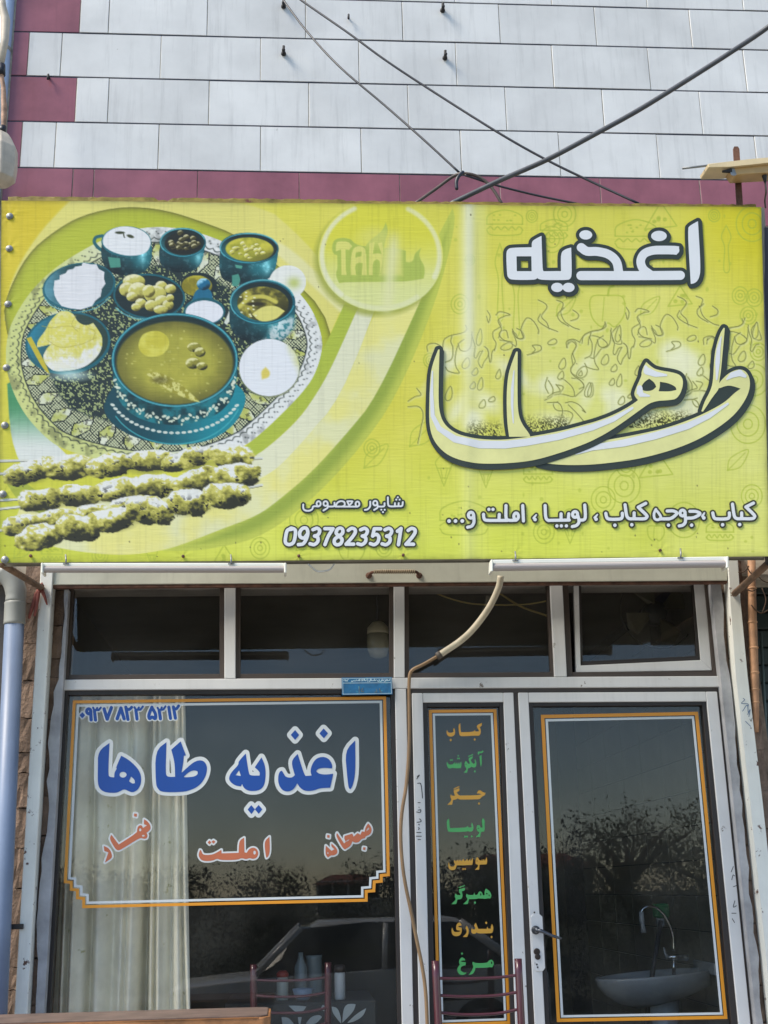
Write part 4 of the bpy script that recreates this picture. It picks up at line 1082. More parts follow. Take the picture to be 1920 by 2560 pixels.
# the main stew pot with its painted saucer
P_poly([(262, 1000), (258, 1030), (290, 1070), (350, 1100), (430, 1114), (520, 1105), (585, 1065), (615, 1010), (612, 975), (560, 940), (300, 940)], lambda w, sd: lerp((18, 66, 76), (26, 128, 140), sm(330, 560, PX[w])), 1.5)
P_poly([(281, 900), (283, 960), (300, 1010), (340, 1045), (400, 1062), (470, 1062), (540, 1040), (580, 1000), (592, 950), (594, 900)], lambda w, sd: lerp((20, 52, 56), (30, 116, 124), sm(0.3, 0.7, N_MID[w])), 1.5)
for k in range(46):      # white blossom bands
    t = 0.15 + 2.75 * k / 45
    for rr_, sz in ((1.0, 5.0),):
        x = 436 + 158 * math.cos(t) * 0.97; y = 925 + 122 * math.sin(t) + 6 * math.sin(k * 1.9)
        P_ell(x, y, rd.uniform(3, 6.5), rd.uniform(2, 4), (206, 212, 190), 1.5, .95, rd.uniform(0, 3))
        if k % 2: P_ell(x + rd.uniform(-7, 7), y + rd.uniform(4, 11), 3.5, 2.3, (200, 208, 180), 1.5, .9, rd.uniform(0, 3))
for k in range(26):
    t = 0.45 + 2.25 * k / 25
    P_ell(437 + 172 * math.cos(t), 960 + 122 * math.sin(t), 6, 3.4, (206, 212, 200), 1.5, .95, -0.4 + 0.03 * k)
P_stroke([(437 + 172 * math.cos(t), 968 + 142 * math.sin(t)) for t in np.linspace(0.4, 2.6, 16)], 1.5, (70, 168, 174), 2, .8)
P_ell(437, 900, 158, 118, (20, 84, 96)); P_stroke([(437 + 155 * math.cos(t), 900 + 115 * math.sin(t)) for t in np.linspace(0, 6.3, 40)], 1.8, (84, 168, 178), 1.5, .85)
P_ell(437, 900, 150, 111, (26, 44, 40)); P_ell(437, 907, 146, 104, lambda w, sd, x, y: lerp((150, 148, 54), (176, 170, 66), N_MID[w]) * (1 - .35 * sm(.55, 1.05, np.sqrt(x * x + y * y)))[..., None], 5)
P_poly([(348, 850), (360, 832), (395, 825), (420, 840), (425, 865), (405, 890), (365, 893), (345, 872)], lambda w, sd: lerp((206, 200, 86), (190, 182, 60), sm(.3, .7, N_MID[w])), 2)
for q in ((486, 868, 18, 12), (500, 880, 14, 12), (482, 908, 18, 14), (505, 915, 14, 10)): blob(*q, (136, 132, 48), (214, 210, 150), (44, 44, 20))
P_poly([(365, 935), (395, 928), (440, 950), (480, 985), (500, 1005), (485, 1003), (440, 985), (400, 965)], lambda w, sd: lerp((150, 144, 50), (206, 202, 120), sm(.4, .6, N_FINE[w])), 3)
P_ell(400, 950, 20, 8, (90, 84, 34), 8, .7)
for i in range(50):
    a, q = rd.uniform(0, 6.28), math.sqrt(rd.random()) * .92
    P_ell(437 + 140 * q * math.cos(a), 905 + 100 * q * math.sin(a), rd.uniform(1.5, 4), rd.uniform(1, 3), (200, 196, 110), 2, .6)
# ---- kebabs
def kf(w, sd):
    d = np.clip(-sd, 0, 40)
    g_ = fbm(PX[w] / 34.0, PY[w] / 17.0, 31); g2 = N_FINE[w]
    c = lerp((186, 184, 84), (219, 220, 216), sm(.42, .60, g_))
    dk = sm(.56, .68, fbm(PX[w] / 20.0, PY[w] / 10.0, 41))
    c = lerp(0, 1, np.zeros_like(d)) * 0 + c * (1 - dk * .55)[..., None]
    fine = sm(.66, .72, N_HAT[w])
    c = c * (1 - fine * .6)[..., None]
    return c
K5 = lambda pts: [(x * .217, 1100 + y * .217) for x, y in pts]
K6 = lambda pts: [(340 + x * .217, 1100 + y * .217) for x, y in pts]
for sk in ([(0, 1152), (70, 1151)], [(0, 1184), (40, 1182)], [(0, 1250), (90, 1246)], [(0, 1272), (90, 1262)], [(0, 1326), (30, 1320)], [(540, 1148), (655, 1145)], [(610, 1178), (650, 1173)], [(615, 1190), (652, 1186)], [(600, 1222), (655, 1212)]):
    P_stroke(sk, 3.0, (206, 208, 196), 1.5, 1, 0); P_stroke([(sk[0][0], sk[0][1] + 3.2), (sk[1][0], sk[1][1] + 3)], 0.8, (60, 62, 44), 1.2, .9, 0)
k1 = K5([(150, 370), (200, 280), (300, 210), (540, 140), (800, 150), (1180, 140), (1300, 110), (1500, 110)]) + K6([(100, 90), (240, 130), (350, 110), (600, 100), (750, 100), (1000, 75), (1200, 80), (1235, 130), (1250, 280), (1000, 270), (930, 300), (740, 335), (530, 350), (300, 400), (0, 400)]) + K5([(1420, 410), (1300, 420), (1080, 430), (820, 440), (680, 490), (500, 440), (300, 470), (170, 440)])
k2 = K5([(250, 620), (260, 590), (430, 520), (600, 490), (850, 450), (1100, 440), (1400, 430)]) + K6([(0, 400), (200, 390), (500, 360), (800, 330), (930, 310), (1000, 270), (1200, 280), (1240, 300), (1310, 520), (1200, 560), (930, 580), (850, 575), (600, 540), (400, 570), (330, 650), (60, 700)]) + K5([(1500, 650), (1200, 690), (950, 730), (900, 780), (700, 745), (500, 795), (330, 795), (410, 720)])
k3 = K5([(90, 920), (130, 860), (290, 850), (350, 820), (430, 870), (600, 830), (900, 800), (1100, 730), (1300, 760), (1500, 690)]) + K6([(80, 700), (320, 660), (400, 570), (620, 540), (850, 590), (950, 480), (1170, 460), (1210, 560), (1230, 660), (1050, 740), (820, 800), (560, 860), (330, 930), (200, 945), (60, 920)]) + K5([(1440, 1040), (1050, 1060), (1040, 1130), (920, 1180), (700, 1200), (590, 1160), (480, 1150), (280, 1150), (220, 1100), (110, 1010)])
rk = random.Random(12)
N_K = fbm(PX / 11.0, PY / 8.0, 131); N_K2 = fbm(PX / 26.0, PY / 18.0, 141)
def chunk(cx, cy, rx, ry, rot):
    R = rx * 1.4
    w = win_(cx - R, cy - R, cx + R, cy + R)
    if w is None: return
    x, y = PX[w] - cx, PY[w] - cy; c, s_ = math.cos(rot), math.sin(rot)
    x, y = (x * c + y * s_) / rx, (-x * s_ + y * c) / ry
    q = (np.abs(x) ** 2.6 + np.abs(y) ** 2.2) ** .42 + .42 * (N_K2[w] - .5) + .14 * (N_K[w] - .5)
    m_ = cov((q - 1) * ry, 1.8)
    sh = .25 - .6 * y - .12 * x + 1.1 * (N_K2[w] - .5) + .9 * (N_K[w] - .5)
    col = lerp((44, 44, 26), (150, 146, 62), sm(-.25, .22, sh)); col = lerp(0, 0, np.zeros_like(q)) + col
    t_ = sm(.18, .42, sh)[..., None]; col = col * (1 - t_) + np.array((198, 192, 98.0)) * t_
    t_ = sm(.48, .66, sh)[..., None]; col = col * (1 - t_) + np.array((220, 221, 214.0)) * t_
    char = sm(.6, .7, N_K[w]) * sm(.42, .58, vnoise(PX[w] / 30.0, PY[w] / 30.0, 55)); col = col * (1 - .85 * char * sm(-.8, .3, y))[..., None]
    paint(w, m_, col)
for (xa, ya, xb, yb, ra_, rb_, n_) in ((72, 1178, 575, 1140, 31, 28, 6), (104, 1250, 590, 1190, 30, 30, 6), (56, 1310, 320, 1262, 25, 19, 4), (96, 1340, 565, 1240, 30, 34, 6)):
    for k in range(n_):      # soft shadow first
        t = k / (n_ - 1); P_ell(xa + (xb - xa) * t + 4, ya + (yb - ya) * t + 14, 40, 13, (70, 72, 40), 14, .55, -.1)
    for k in range(n_):
        t = k / (n_ - 1); r_ = ra_ + (rb_ - ra_) * t
        chunk(xa + (xb - xa) * t + rk.uniform(-5, 5), ya + (yb - ya) * t + rk.uniform(-4, 4), (xb - xa) / n_ * .76 + rk.uniform(-4, 10), r_ * .95 + rk.uniform(-2, 4), rk.uniform(-.3, .12))
# ---- flame drawing behind the calligraphy
FI = (112, 112, 34)
rf = random.Random(21)
for i in range(30):
    P_ell(rf.uniform(1090, 1860), rf.uniform(880, 1060), rf.uniform(14, 44), rf.uniform(8, 34), (224, 224, 186), 26, .8, rf.uniform(0, 3))
FL2 = [[(215, 250), (230, 180), (300, 140), (400, 120), (440, 90), (430, 50)], [(300, 150), (290, 200), (310, 260), (300, 360), (240, 395)], [(240, 440), (270, 480), (370, 500), (340, 440), (330, 360), (360, 230), (415, 180)], [(360, 220), (380, 280), (440, 290), (480, 240), (490, 110)],
       [(485, 130), (500, 190), (520, 250), (510, 340), (530, 355), (560, 300), (590, 290)], [(590, 290), (560, 350), (550, 400), (580, 450), (600, 400), (640, 340), (640, 280), (605, 250)], [(610, 250), (640, 290), (655, 390), (670, 380), (680, 300), (710, 270)], [(700, 290), (715, 220), (690, 170), (690, 110), (760, 60), (740, 0)],
       [(740, 170), (760, 110), (810, 100), (830, 170)], [(750, 190), (800, 200), (860, 220), (900, 250), (905, 200), (870, 110), (900, 130), (930, 180), (980, 170), (960, 110), (910, 80)], [(1390, 260), (1400, 200), (1450, 190), (1475, 240), (1430, 330), (1440, 420), (1420, 480), (1460, 520), (1540, 560)],
       [(1430, 545), (1500, 560), (1545, 620), (1500, 650)], [(1175, 755), (1230, 730), (1260, 705), (1350, 700), (1450, 720), (1440, 640), (1370, 570), (1330, 550)], [(1200, 540), (1180, 620), (1210, 690)], [(1210, 570), (1250, 640), (1250, 700)], [(1290, 610), (1350, 630), (1320, 690)],
       [(1010, 330), (1080, 310), (1140, 280), (1130, 240), (1060, 240), (1085, 280), (1050, 320)], [(1300, 770), (1255, 790), (1290, 850), (1400, 860), (1440, 900), (1400, 980)], [(1370, 780), (1430, 770), (1500, 800), (1560, 870), (1530, 850)], [(1400, 800), (1480, 880), (1540, 950)]]
LO2 = [(435, 405, 35, 50), (520, 485, 28, 35), (500, 615, 25, 33), (570, 600, 25, 60), (275, 690, 32, 68), (740, 510, 22, 45), (590, 790, 30, 40), (680, 745, 30, 25), (1345, 410, 32, 52), (1330, 520, 28, 40), (560, 160, 26, 78), (1250, 205, 42, 28), (1610, 660, 26, 68), (1530, 490, 50, 55), (1515, 500, 15, 25), (820, 250, 55, 35)]
FL7 = [[(405, 125), (420, 110), (450, 115), (470, 125), (445, 130), (415, 150), (430, 190), (420, 215), (440, 240), (480, 250)], [(480, 190), (500, 230), (530, 230), (520, 190), (545, 140), (575, 150), (600, 190), (600, 210)], [(600, 55), (630, 70), (640, 90), (615, 130), (640, 160), (650, 190)], [(610, 120), (600, 150), (640, 180), (690, 200)],
       [(685, 55), (715, 70), (705, 110), (720, 150), (760, 180), (790, 190)], [(720, 90), (690, 120), (700, 150), (740, 175)], [(760, 100), (785, 120), (780, 140), (750, 150)], [(790, 250), (810, 220), (850, 200), (880, 195), (900, 180), (910, 155)], [(830, 260), (840, 220), (890, 230), (920, 260), (890, 280), (860, 320), (840, 320)],
       [(735, 260), (755, 245), (775, 265), (760, 300), (770, 340), (750, 370), (760, 400), (800, 430), (810, 460), (770, 500)], [(965, 175), (940, 210), (950, 250), (985, 255), (975, 215)], [(365, 105), (378, 130), (370, 160), (362, 130)], [(90, 290), (90, 262), (120, 252), (150, 265)], [(0, 520), (30, 500), (60, 490), (40, 460)], [(0, 545), (50, 545), (70, 580), (60, 640), (45, 715)]]
def fst(P, a=.85):
    P_stroke([(x + 1.5, y + 1.8) for x, y in P], 2.0, (222, 222, 170), 5, .6); P_stroke([(x + .6, y + .8) for x, y in P], 1.6, (140, 144, 52), 3, .4); P_stroke(P, .8, (88, 90, 30), 1.3, a)
for dx, dy, nm in ((0, 0, 0), (348, -9, 1), (690, -16, 2)):
    for q_ in FL2: 
        P = [(1050 + x * .2652 + dx, 800 + y * .2652 + dy) for x, y in q_]
        if max(p[0] for p in P) < 1905: fst(P)
    for cx, cy, a, b in LO2:
        X0, Y0 = 1050 + cx * .2652 + dx, 800 + cy * .2652 + dy
        if X0 < 1890: fst([(X0 + a * .2652 * math.cos(t + .4) + 1.5 * math.sin(2 * t), Y0 + b * .2652 * math.sin(t)) for t in np.linspace(0, 6.3, 14)], .75)
    for q_ in FL7:
        P = [(1020 + x * .5425 + dx, 720 + y * .5425 + dy) for x, y in q_]
        if max(p[0] for p in P) < 1905: fst(P)
def ember(x0, x1, y0):
    w = win_(x0, y0 - 40, x1, y0 + 20)
    m_ = sm(.42, .56, fbm(PX[w] / 3.0, PY[w] / 3.0, 77, 3)) * sm(x0, x0 + 18, PX[w]) * (1 - sm(x1 - 18, x1, PX[w])) * sm(y0 - 38, y0 + 4, PY[w] + 14 * (N_MID[w] - .5)) * (PY[w] < y0 + 18)
    paint(w, m_, (70, 70, 30))
ember(1160, 1262, 1080); ember(1305, 1430, 1066); ember(1560, 1735, 1052)
# ---- glare along the sheet's crease painted into the print, then wear
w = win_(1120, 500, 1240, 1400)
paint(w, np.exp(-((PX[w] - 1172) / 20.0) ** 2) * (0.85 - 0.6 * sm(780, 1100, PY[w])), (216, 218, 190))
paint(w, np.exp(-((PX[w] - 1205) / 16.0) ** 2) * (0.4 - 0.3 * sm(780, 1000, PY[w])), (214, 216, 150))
allw = (slice(0, NY), slice(0, NX))
strk = fbm(PX / 5.0, PY / 170.0, 61) ; COL *= (1 - 0.035 * sm(.55, .75, strk))[..., None]
for i in range(70): P_ell(rd.uniform(10, 1900), rd.uniform(520, 1395) if i % 2 else rd.uniform(1250, 1395), rd.uniform(.9, 1.8), rd.uniform(1, 2.4), (64, 60, 40), 1.5, .8)
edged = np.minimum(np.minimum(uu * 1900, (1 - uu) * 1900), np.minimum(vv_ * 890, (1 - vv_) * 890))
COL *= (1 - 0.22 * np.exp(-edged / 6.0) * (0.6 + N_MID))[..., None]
GAIN = 1.0
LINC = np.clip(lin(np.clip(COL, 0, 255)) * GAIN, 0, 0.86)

# ---- the printed sheet as one fine mesh: real shallow waves, print colours as an attribute
def sag(x, y):
    w = 0.011 * (fbm(x / 260.0, y / 420.0, 71, 2) - .5) + 0.0022 * np.exp(-((x - 1172) / 16.0) ** 2)
    for fx, fy in ((24, 540), (23, 621), (20, 760), (16, 919), (12, 1063), (7, 1235), (458, 1391), (747, 1390), (1008, 1388), (1288, 1385), (1650, 1376)):   # puckers at the fixings
        d = np.hypot(x - fx, y - fy)
        w = w - 0.0013 * np.exp(-d / 26.0) * (0.6 + 0.5 * np.cos(np.arctan2(y - fy, x - fx) * 7))
    return w
SAG[0] = sag
wave = sag(PX, PY)
SP[..., 1] -= wave * 1.0
me = bpy.data.meshes.new('printed_sheet')
nv = NX * NY
idx = np.arange(nv).reshape(NY, NX)
q = np.stack([idx[:-1, :-1], idx[1:, :-1], idx[1:, 1:], idx[:-1, 1:]], -1).reshape(-1, 4)
me.vertices.add(nv); me.vertices.foreach_set('co', SP.reshape(-1).astype(np.float32))
me.loops.add(q.size); me.loops.foreach_set('vertex_index', q.reshape(-1).astype(np.int32))
me.polygons.add(len(q)); me.polygons.foreach_set('loop_start', np.arange(0, q.size, 4, dtype=np.int32))
me.update(calc_edges=True)
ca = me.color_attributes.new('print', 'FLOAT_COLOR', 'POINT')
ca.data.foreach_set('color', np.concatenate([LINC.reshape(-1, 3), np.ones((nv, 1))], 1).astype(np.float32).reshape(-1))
me.polygons.foreach_set('use_smooth', np.ones(len(q), bool))
pm = bpy.data.materials.new('printed_vinyl'); pm.use_nodes = True
pn = pm.node_tree
at = pn.nodes.new('ShaderNodeAttribute'); at.attribute_name = 'print'
pb = pn.nodes['Principled BSDF']; pb.inputs['Roughness'].default_value = 0.42; pb.inputs['Specular IOR Level'].default_value = 0.35
pn.links.new(at.outputs['Color'], pb.inputs['Base Color'])
ptc = pn.nodes.new('ShaderNodeTexCoord'); pmp = pn.nodes.new('ShaderNodeMapping'); pmp.inputs['Scale'].default_value = (6, 6, 60)
pns = pn.nodes.new('ShaderNodeTexNoise'); pns.inputs['Scale'].default_value = 1.5; pns.inputs['Detail'].default_value = 4
pbp = pn.nodes.new('ShaderNodeBump'); pbp.inputs['Strength'].default_value = 0.12; pbp.inputs['Distance'].default_value = 0.01
pn.links.new(ptc.outputs['Object'], pmp.inputs[0]); pn.links.new(pmp.outputs[0], pns.inputs[0]); pn.links.new(pns.outputs[0], pbp.inputs['Height']); pn.links.new(pbp.outputs[0], pb.inputs['Normal'])
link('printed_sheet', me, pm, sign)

# ---- lettering printed on the sheet
DKOUT = M('print_dark', (46, 54, 44), 0.42, 0.06, 6); PWH = M('print_white', (214, 217, 219), 0.42, 0.03, 4); PYEL = M('print_pale_yellow', (222, 220, 148), 0.42, 0.08, 6)
DKBR = M('print_brown', (58, 58, 26), 0.42, 0.06, 6)
YL = SY - 0.0042
def sl_(g, mf, mo, lvl, step=0.9, shift=None): return two(g, mf, mo, lvl, sign, step, shift, YL, 0.0016)
G1 = lambda: Glyph(1240, 520, 0.3255)
sl_(G1().p((1470, 160), (1490, 135), (1550, 103), (1572, 470), (1558, 545), (1530, 578), (1495, 585)), PWH, DKOUT, 8.6, 0.9, (2, 3))
g = G1().s(35, (653, 518), (1415, 518), n=0).s(33, (1375, 324), (1290, 322), (1205, 325), (1140, 350), (1112, 405), (1130, 465), (1185, 510)).p((1375, 291), (1408, 296), (1388, 360), (1365, 357), it=1)
g.s(34, (655, 302), (700, 331), (780, 333), (865, 355), (925, 410), (945, 500)).e(1252, 214, 60, 40).e(690, 205, 50, 36)
g.h((620, 265), (625, 275), (690, 297), (760, 298), (690, 250), it=0) if False else None
sl_(g, PWH, DKOUT, 8.6, 0.9, (2, 3))
g = G1().p((78, 345), (90, 315), (120, 303), (275, 300), (275, 255), (310, 232), (350, 212), (358, 470), (365, 485), (500, 483), (497, 345), (530, 315), (578, 302), (584, 515), (570, 545), (545, 553), (340, 553), (318, 538), (300, 553), (120, 553), (92, 535), (84, 505))
g.h((158, 370), (272, 370), (274, 485), (160, 485), it=0).e(470, 609, 46, 36).e(558, 609, 46, 36)
sl_(g, PWH, DKOUT, 8.6, 0.9, (2, 3))
# calligraphy
R3 = lambda pts: [(x + 1621.4, y) for x, y in pts]
R2 = lambda: Glyph(1050, 800, 0.2652)
pA = [(172, 275), (185, 275), (178, 520), (175, 780), (190, 890), (230, 980), (310, 1050), (430, 1100), (600, 1125), (780, 1130), (960, 1110), (1150, 1080), (1350, 1040), (1550, 985)] + R3([(40, 955), (200, 895), (350, 815), (435, 755), (400, 715), (400, 670), (470, 520), (465, 500), (480, 450), (512, 395), (560, 440), (610, 470), (800, 500), (850, 540), (860, 600), (840, 680), (800, 740), (750, 755), (570, 765), (450, 850), (300, 960), (150, 1060), (0, 1140)]) + [(1500, 1190), (1300, 1260), (1090, 1320), (900, 1345), (700, 1355), (520, 1350), (380, 1320), (260, 1270), (170, 1190), (110, 1090), (85, 950), (90, 700), (100, 490), (135, 370)]
h1 = R3([(460, 640), (490, 585), (540, 552), (590, 590), (605, 630), (570, 665), (500, 672), (465, 650)]); h2 = R3([(640, 582), (720, 595), (790, 630), (795, 660), (730, 675), (628, 672), (640, 630)])
pB = [(905, 300), (920, 300), (918, 700), (925, 880), (960, 980), (1030, 1070), (1040, 1100), (840, 1100), (820, 950), (815, 700), (830, 520), (860, 420)]
pC = R3([(-520, 1330), (-300, 1290), (-170, 1240), (0, 1150), (150, 1130), (400, 1085), (700, 1020), (950, 930), (1120, 850), (1260, 770), (1340, 690), (1400, 648), (1290, 612), (1200, 645), (1190, 605), (1230, 555), (1290, 500), (1370, 465), (1440, 475), (1485, 540), (1490, 640), (1450, 750), (1350, 890), (1200, 1010), (1000, 1130), (750, 1230), (450, 1310), (200, 1345), (0, 1365), (-200, 1370), (-400, 1358)])
pD = R3([(1240, 75), (1250, 80), (1230, 300), (1215, 480), (1195, 600), (1200, 648), (1130, 735), (1090, 800), (1045, 865), (1030, 860), (1060, 770), (1110, 680), (1140, 590), (1150, 350), (1175, 220), (1210, 120)])
hole = R3([(1080, 830), (1130, 735), (1200, 648), (1290, 614), (1400, 648), (1330, 700), (1260, 770), (1120, 850)])
gT = R2().p(*pC).p(*pD)
gO = R2().p(*pC).p(*pD).p(*hole)
letter(gO, YL, DKOUT, sign, 9.2, 'lettering_outline', 1.0, (4, 8)); letter(gT, YL - 0.0016, PYEL, sign, 0, 'lettering', 1.0)
letter(R2().s([8, 26, 34, 34, 30, 24, 10], *R3([(-150, 1262), (0, 1205), (300, 1160), (600, 1090), (900, 1000), (1100, 905), (1280, 790)])), YL - 0.0026, PWH, sign, 0, 'highlight', 1.0)
letter(R2().s([8, 26, 30, 16], *R3([(1270, 560), (1320, 520), (1390, 500), (1440, 530)])), YL - 0.0026, PWH, sign, 0, 'highlight', 1.0)
letter(R2().s([5, 18, 22, 8], *R3([(1215, 160), (1190, 280), (1182, 400), (1175, 560)])), YL - 0.0026, PWH, sign, 0, 'highlight', 1.0)
gA = R2().p(*pA).h(*h1).h(*h2); gAo = R2().p(*pA)
letter(gAo, YL - 0.0034, DKOUT, sign, 9.2, 'lettering_outline', 1.0, (2, 6)); letter(gA, YL - 0.0048, PYEL, sign, 0, 'lettering', 1.0)
letter(R2().s([6, 16, 20, 24, 32, 36, 36, 34, 32, 30, 24, 12], *([(118, 480), (110, 700), (120, 900), (180, 1020), (330, 1120), (560, 1172), (800, 1175), (1000, 1152), (1300, 1100)] + R3([(0, 1012), (200, 935), (380, 830)]))), YL - 0.0056, PWH, sign, 0, 'highlight', 1.0)
letter(R2().s([14, 34, 26, 10], *R3([(505, 440), (520, 480), (600, 510), (700, 520)])), YL - 0.0056, PWH, sign, 0, 'highlight', 1.0)
letter(R2().s([10, 26, 24, 8], *R3([(430, 690), (450, 640), (460, 700), (540, 715)])), YL - 0.0056, PWH, sign, 0, 'highlight', 1.0)
gB = R2().p(*pB)
letter(R2().p(*[(x, min(y, 1075)) for x, y in pB]), YL - 0.0008, DKOUT, sign, 9.2, 'lettering_outline', 1.0); letter(gB, YL - 0.0040, PYEL, sign, 0, 'lettering', 1.0)
letter(R2().s([5, 14, 12, 5], (885, 480), (870, 650), (868, 800), (880, 970)), YL - 0.0048, PWH, sign, 0, 'highlight', 1.0)
# owner line and telephone number
g = Glyph(700, 1220, 0.217)
r = 10
g.s(r, (1415, 160), (1410, 198), (1390, 208), (1370, 205), n=3).s(r, (1368, 172), (1366, 205), n=0).s(r, (1325, 172), (1325, 205), n=0).s(r, (1370, 207), (1290, 210), n=0).s(r, (1290, 210), (1258, 205), (1246, 180), (1243, 105), n=3)
for q_ in ((1358, 105), (1341, 131), (1379, 131), (1168, 248), (1207, 248), (1187, 275)): g.e(q_[0], q_[1], 11, 11)
g.s(r, (1205, 172), (1202, 205), (1170, 212), (1125, 210), n=3).ring(1098, 172, 24, 27, r).s(r, (1122, 180), (1124, 222), (1085, 250), n=4).s(r, (1040, 155), (1038, 210), (1010, 243), (978, 250), n=4)
g.ring(893, 182, 22, 28, r).s(r, (890, 212), (640, 212), n=0).s(r, (775, 152), (835, 152), (812, 185), (792, 205), n=2).s(r, (775, 152), (790, 185), n=0).s(r, (640, 210), (662, 168), (700, 150), (740, 160), (745, 195), (720, 211), n=4).s(r, (628, 168), (626, 205), (600, 212), (555, 212), n=3)
g.ring(525, 178, 24, 27, r).s(r, (550, 185), (548, 225), (500, 258), n=4).ring(445, 180, 23, 28, r).s(r, (445, 212), (385, 212), (370, 245), (330, 262), (285, 255), (268, 230), (268, 190), n=4)
sl_(g, PWH, DKOUT, 4.2, 0.7)
g = Glyph(700, 1220, 0.217)
DG = {'0': [[(0, -.35), (-.3, -.3), (-.36, 0), (-.3, .3), (0, .4), (.3, .3), (.36, 0), (.3, -.3), (0, -.4), (-.12, -.38)]],
      '9': [[(.3, -.1), (.1, .08), (-.2, .02), (-.3, -.18), (-.15, -.38), (.15, -.4), (.32, -.2), (.3, .1), (.1, .36), (-.25, .4)]],
      '3': [[(-.25, -.33), (.05, -.4), (.28, -.28), (.2, -.08), (-.05, -.02)], [(-.05, -.02), (.22, .06), (.26, .26), (.02, .4), (-.3, .36)]],
      '7': [[(-.3, -.38), (.32, -.38)], [(.32, -.38), (.05, .0), (-.1, .4)]],
      '8': [[(0, -.02), (-.24, -.16), (-.2, -.34), (0, -.41), (.2, -.34), (.24, -.16), (0, -.02), (-.28, .14), (-.24, .34), (0, .41), (.24, .34), (.28, .14), (0, -.02)]],
      '2': [[(-.28, -.3), (-.05, -.4), (.22, -.34), (.26, -.16), (.02, .12), (-.28, .38)], [(-.28, .38), (.3, .38)]],
      '5': [[(.3, -.38), (-.18, -.38)], [(-.18, -.38), (-.22, -.02)], [(-.22, -.04), (.06, -.1), (.27, .04), (.24, .28), (0, .4), (-.3, .35)]],
      '1': [[(-.16, -.26), (.08, -.4)], [(.08, -.4), (.08, .4)]]}
for ch, cx in zip('09378235312', (120, 265, 405, 548, 678, 818, 955, 1100, 1235, 1368, 1508)):
    for st in DG[ch]:
        pts = [(cx + x * 150 + (-y * 235) * 0.16, 557 + y * 235) for x, y in st]
        g.s(20, *pts, n=(5 if len(pts) > 2 else 0))
sl_(g, PWH, DKBR, 3.6, 0.7)
# menu line
g = Glyph(1100, 1240, 0.2411); r = 16
for q_ in ((95, 257), (162, 257), (232, 257)): g.e(q_[0], q_[1], 19, 19)
g.ring(322, 198, 27, 30, r).s(r, (350, 205), (352, 270), (330, 310), (287, 323), n=4)
g.s(r, (858, 98), (866, 258), n=0).ring(790, 210, 24, 34, r).s(r, (685, 98), (686, 225), (715, 250), (790, 250), n=4).s(r, (452, 188), (458, 232), (485, 250), (600, 252), (700, 252), n=3).s(r, (615, 190), (612, 250), n=0).e(508, 137, 17, 17).e(550, 137, 17, 17)
g.s([8, 13], (998, 195), (972, 228)).e(986, 243, 18, 18)
g.s(r, (1090, 98), (1096, 215), (1118, 250), (1150, 252), n=3).s(r, (1150, 252), (1340, 250), n=0).s(r, (1255, 185), (1255, 248), n=0).s(r, (1335, 185), (1330, 248), n=0)
for q_ in ((1212, 310), (1258, 310), (1310, 310)): g.e(q_[0], q_[1], 17, 17)
g.ring(1400, 192, 26, 30, r).s(r, (1428, 205), (1442, 262), (1418, 303), (1372, 318), n=4).s(r, (1500, 95), (1506, 215), (1488, 248), (1440, 250), n=4).s([8, 13], (1630, 195), (1604, 226)).e(1617, 242, 18, 18)
sl_(g, PWH, DKBR, 4.2, 0.7)
g = Glyph(1490, 1230, 0.2532); r = 15.5
g.s(r, (95, 213), (106, 255), (135, 270), (235, 268), (258, 245), (258, 212), n=4).e(185, 330, 17, 17).s(r, (285, 128), (300, 230), (325, 264), (370, 266), n=3).s(r, (370, 266), (470, 266), (498, 252), (495, 228), (415, 152), n=4).s(r, (415, 152), (490, 113), n=0).s(r, (375, 208), (375, 262), n=0).e(352, 325, 17, 17)
g.s(13, (590, 172), (572, 215), (578, 262), (610, 275), (640, 255), (622, 215), (588, 175), n=4).s(r, (630, 266), (720, 266), n=0).s(r, (702, 188), (765, 188), (798, 212), (745, 258), (690, 266), n=4).e(715, 327, 17, 17)
g.ring(855, 207, 25, 28, r).s(r, (880, 215), (884, 290), (860, 325), (822, 335), n=4).s(r, (928, 190), (990, 192), (1028, 215), (965, 252), (885, 258), n=4).e(945, 327, 17, 17).s([8, 13], (1072, 205), (1052, 238)).e(1066, 254, 18, 18)
g.s(r, (1155, 205), (1166, 248), (1195, 264), (1295, 262), (1318, 240), (1318, 205), n=4).e(1252, 322, 17, 17).s(r, (1350, 118), (1366, 228), (1390, 260), (1440, 262), n=3).s(r, (1440, 262), (1540, 262), (1566, 245), (1560, 222), (1482, 146), n=4).s(r, (1482, 146), (1556, 108), n=0).s(r, (1440, 205), (1440, 258), n=0).e(1420, 320, 17, 17)
sl_(g, PWH, DKBR, 4.2, 0.7)

# ---- box behind the sheet, ragged hem on top, fixings, struts
STEEL = M('painted_steel', (150, 146, 132), 0.55, 0.15, 5, streak=0.3, spots=(104, 76, 58), sthr=0.66)
bm = bmesh.new()
ctr = [Vector(q_) for q_ in (c_tl, c_tr, c_br, c_bl)]
def bar_(a, b, w_):
    bm_tube(bm, [a, b], w_ * 0.7, 4)
off = Vector((0, 0.03, 0))
ins = [ctr[0] + Vector((.02, .035, -.02)), ctr[1] + Vector((-.02, .035, -.02)), ctr[2] + Vector((-.02, .035, .02)), ctr[3] + Vector((.02, .035, .02))]
for a, b in zip(ins, ins[1:] + ins[:1]): bar_(a, b, 0.03)
for t in (.25, .5, .75): bar_(ins[0].lerp(ins[1], t), ins[3].lerp(ins[2], t), 0.03)
from_bm('steel_frame', bm, STEEL, sign)
bm = bmesh.new()
bm_prism(bm, [v_ + Vector((0, .066, 0)) for v_ in ctr], [v_ + Vector((0, .07, 0)) for v_ in ctr])
from_bm('backing', bm, STEEL, sign)
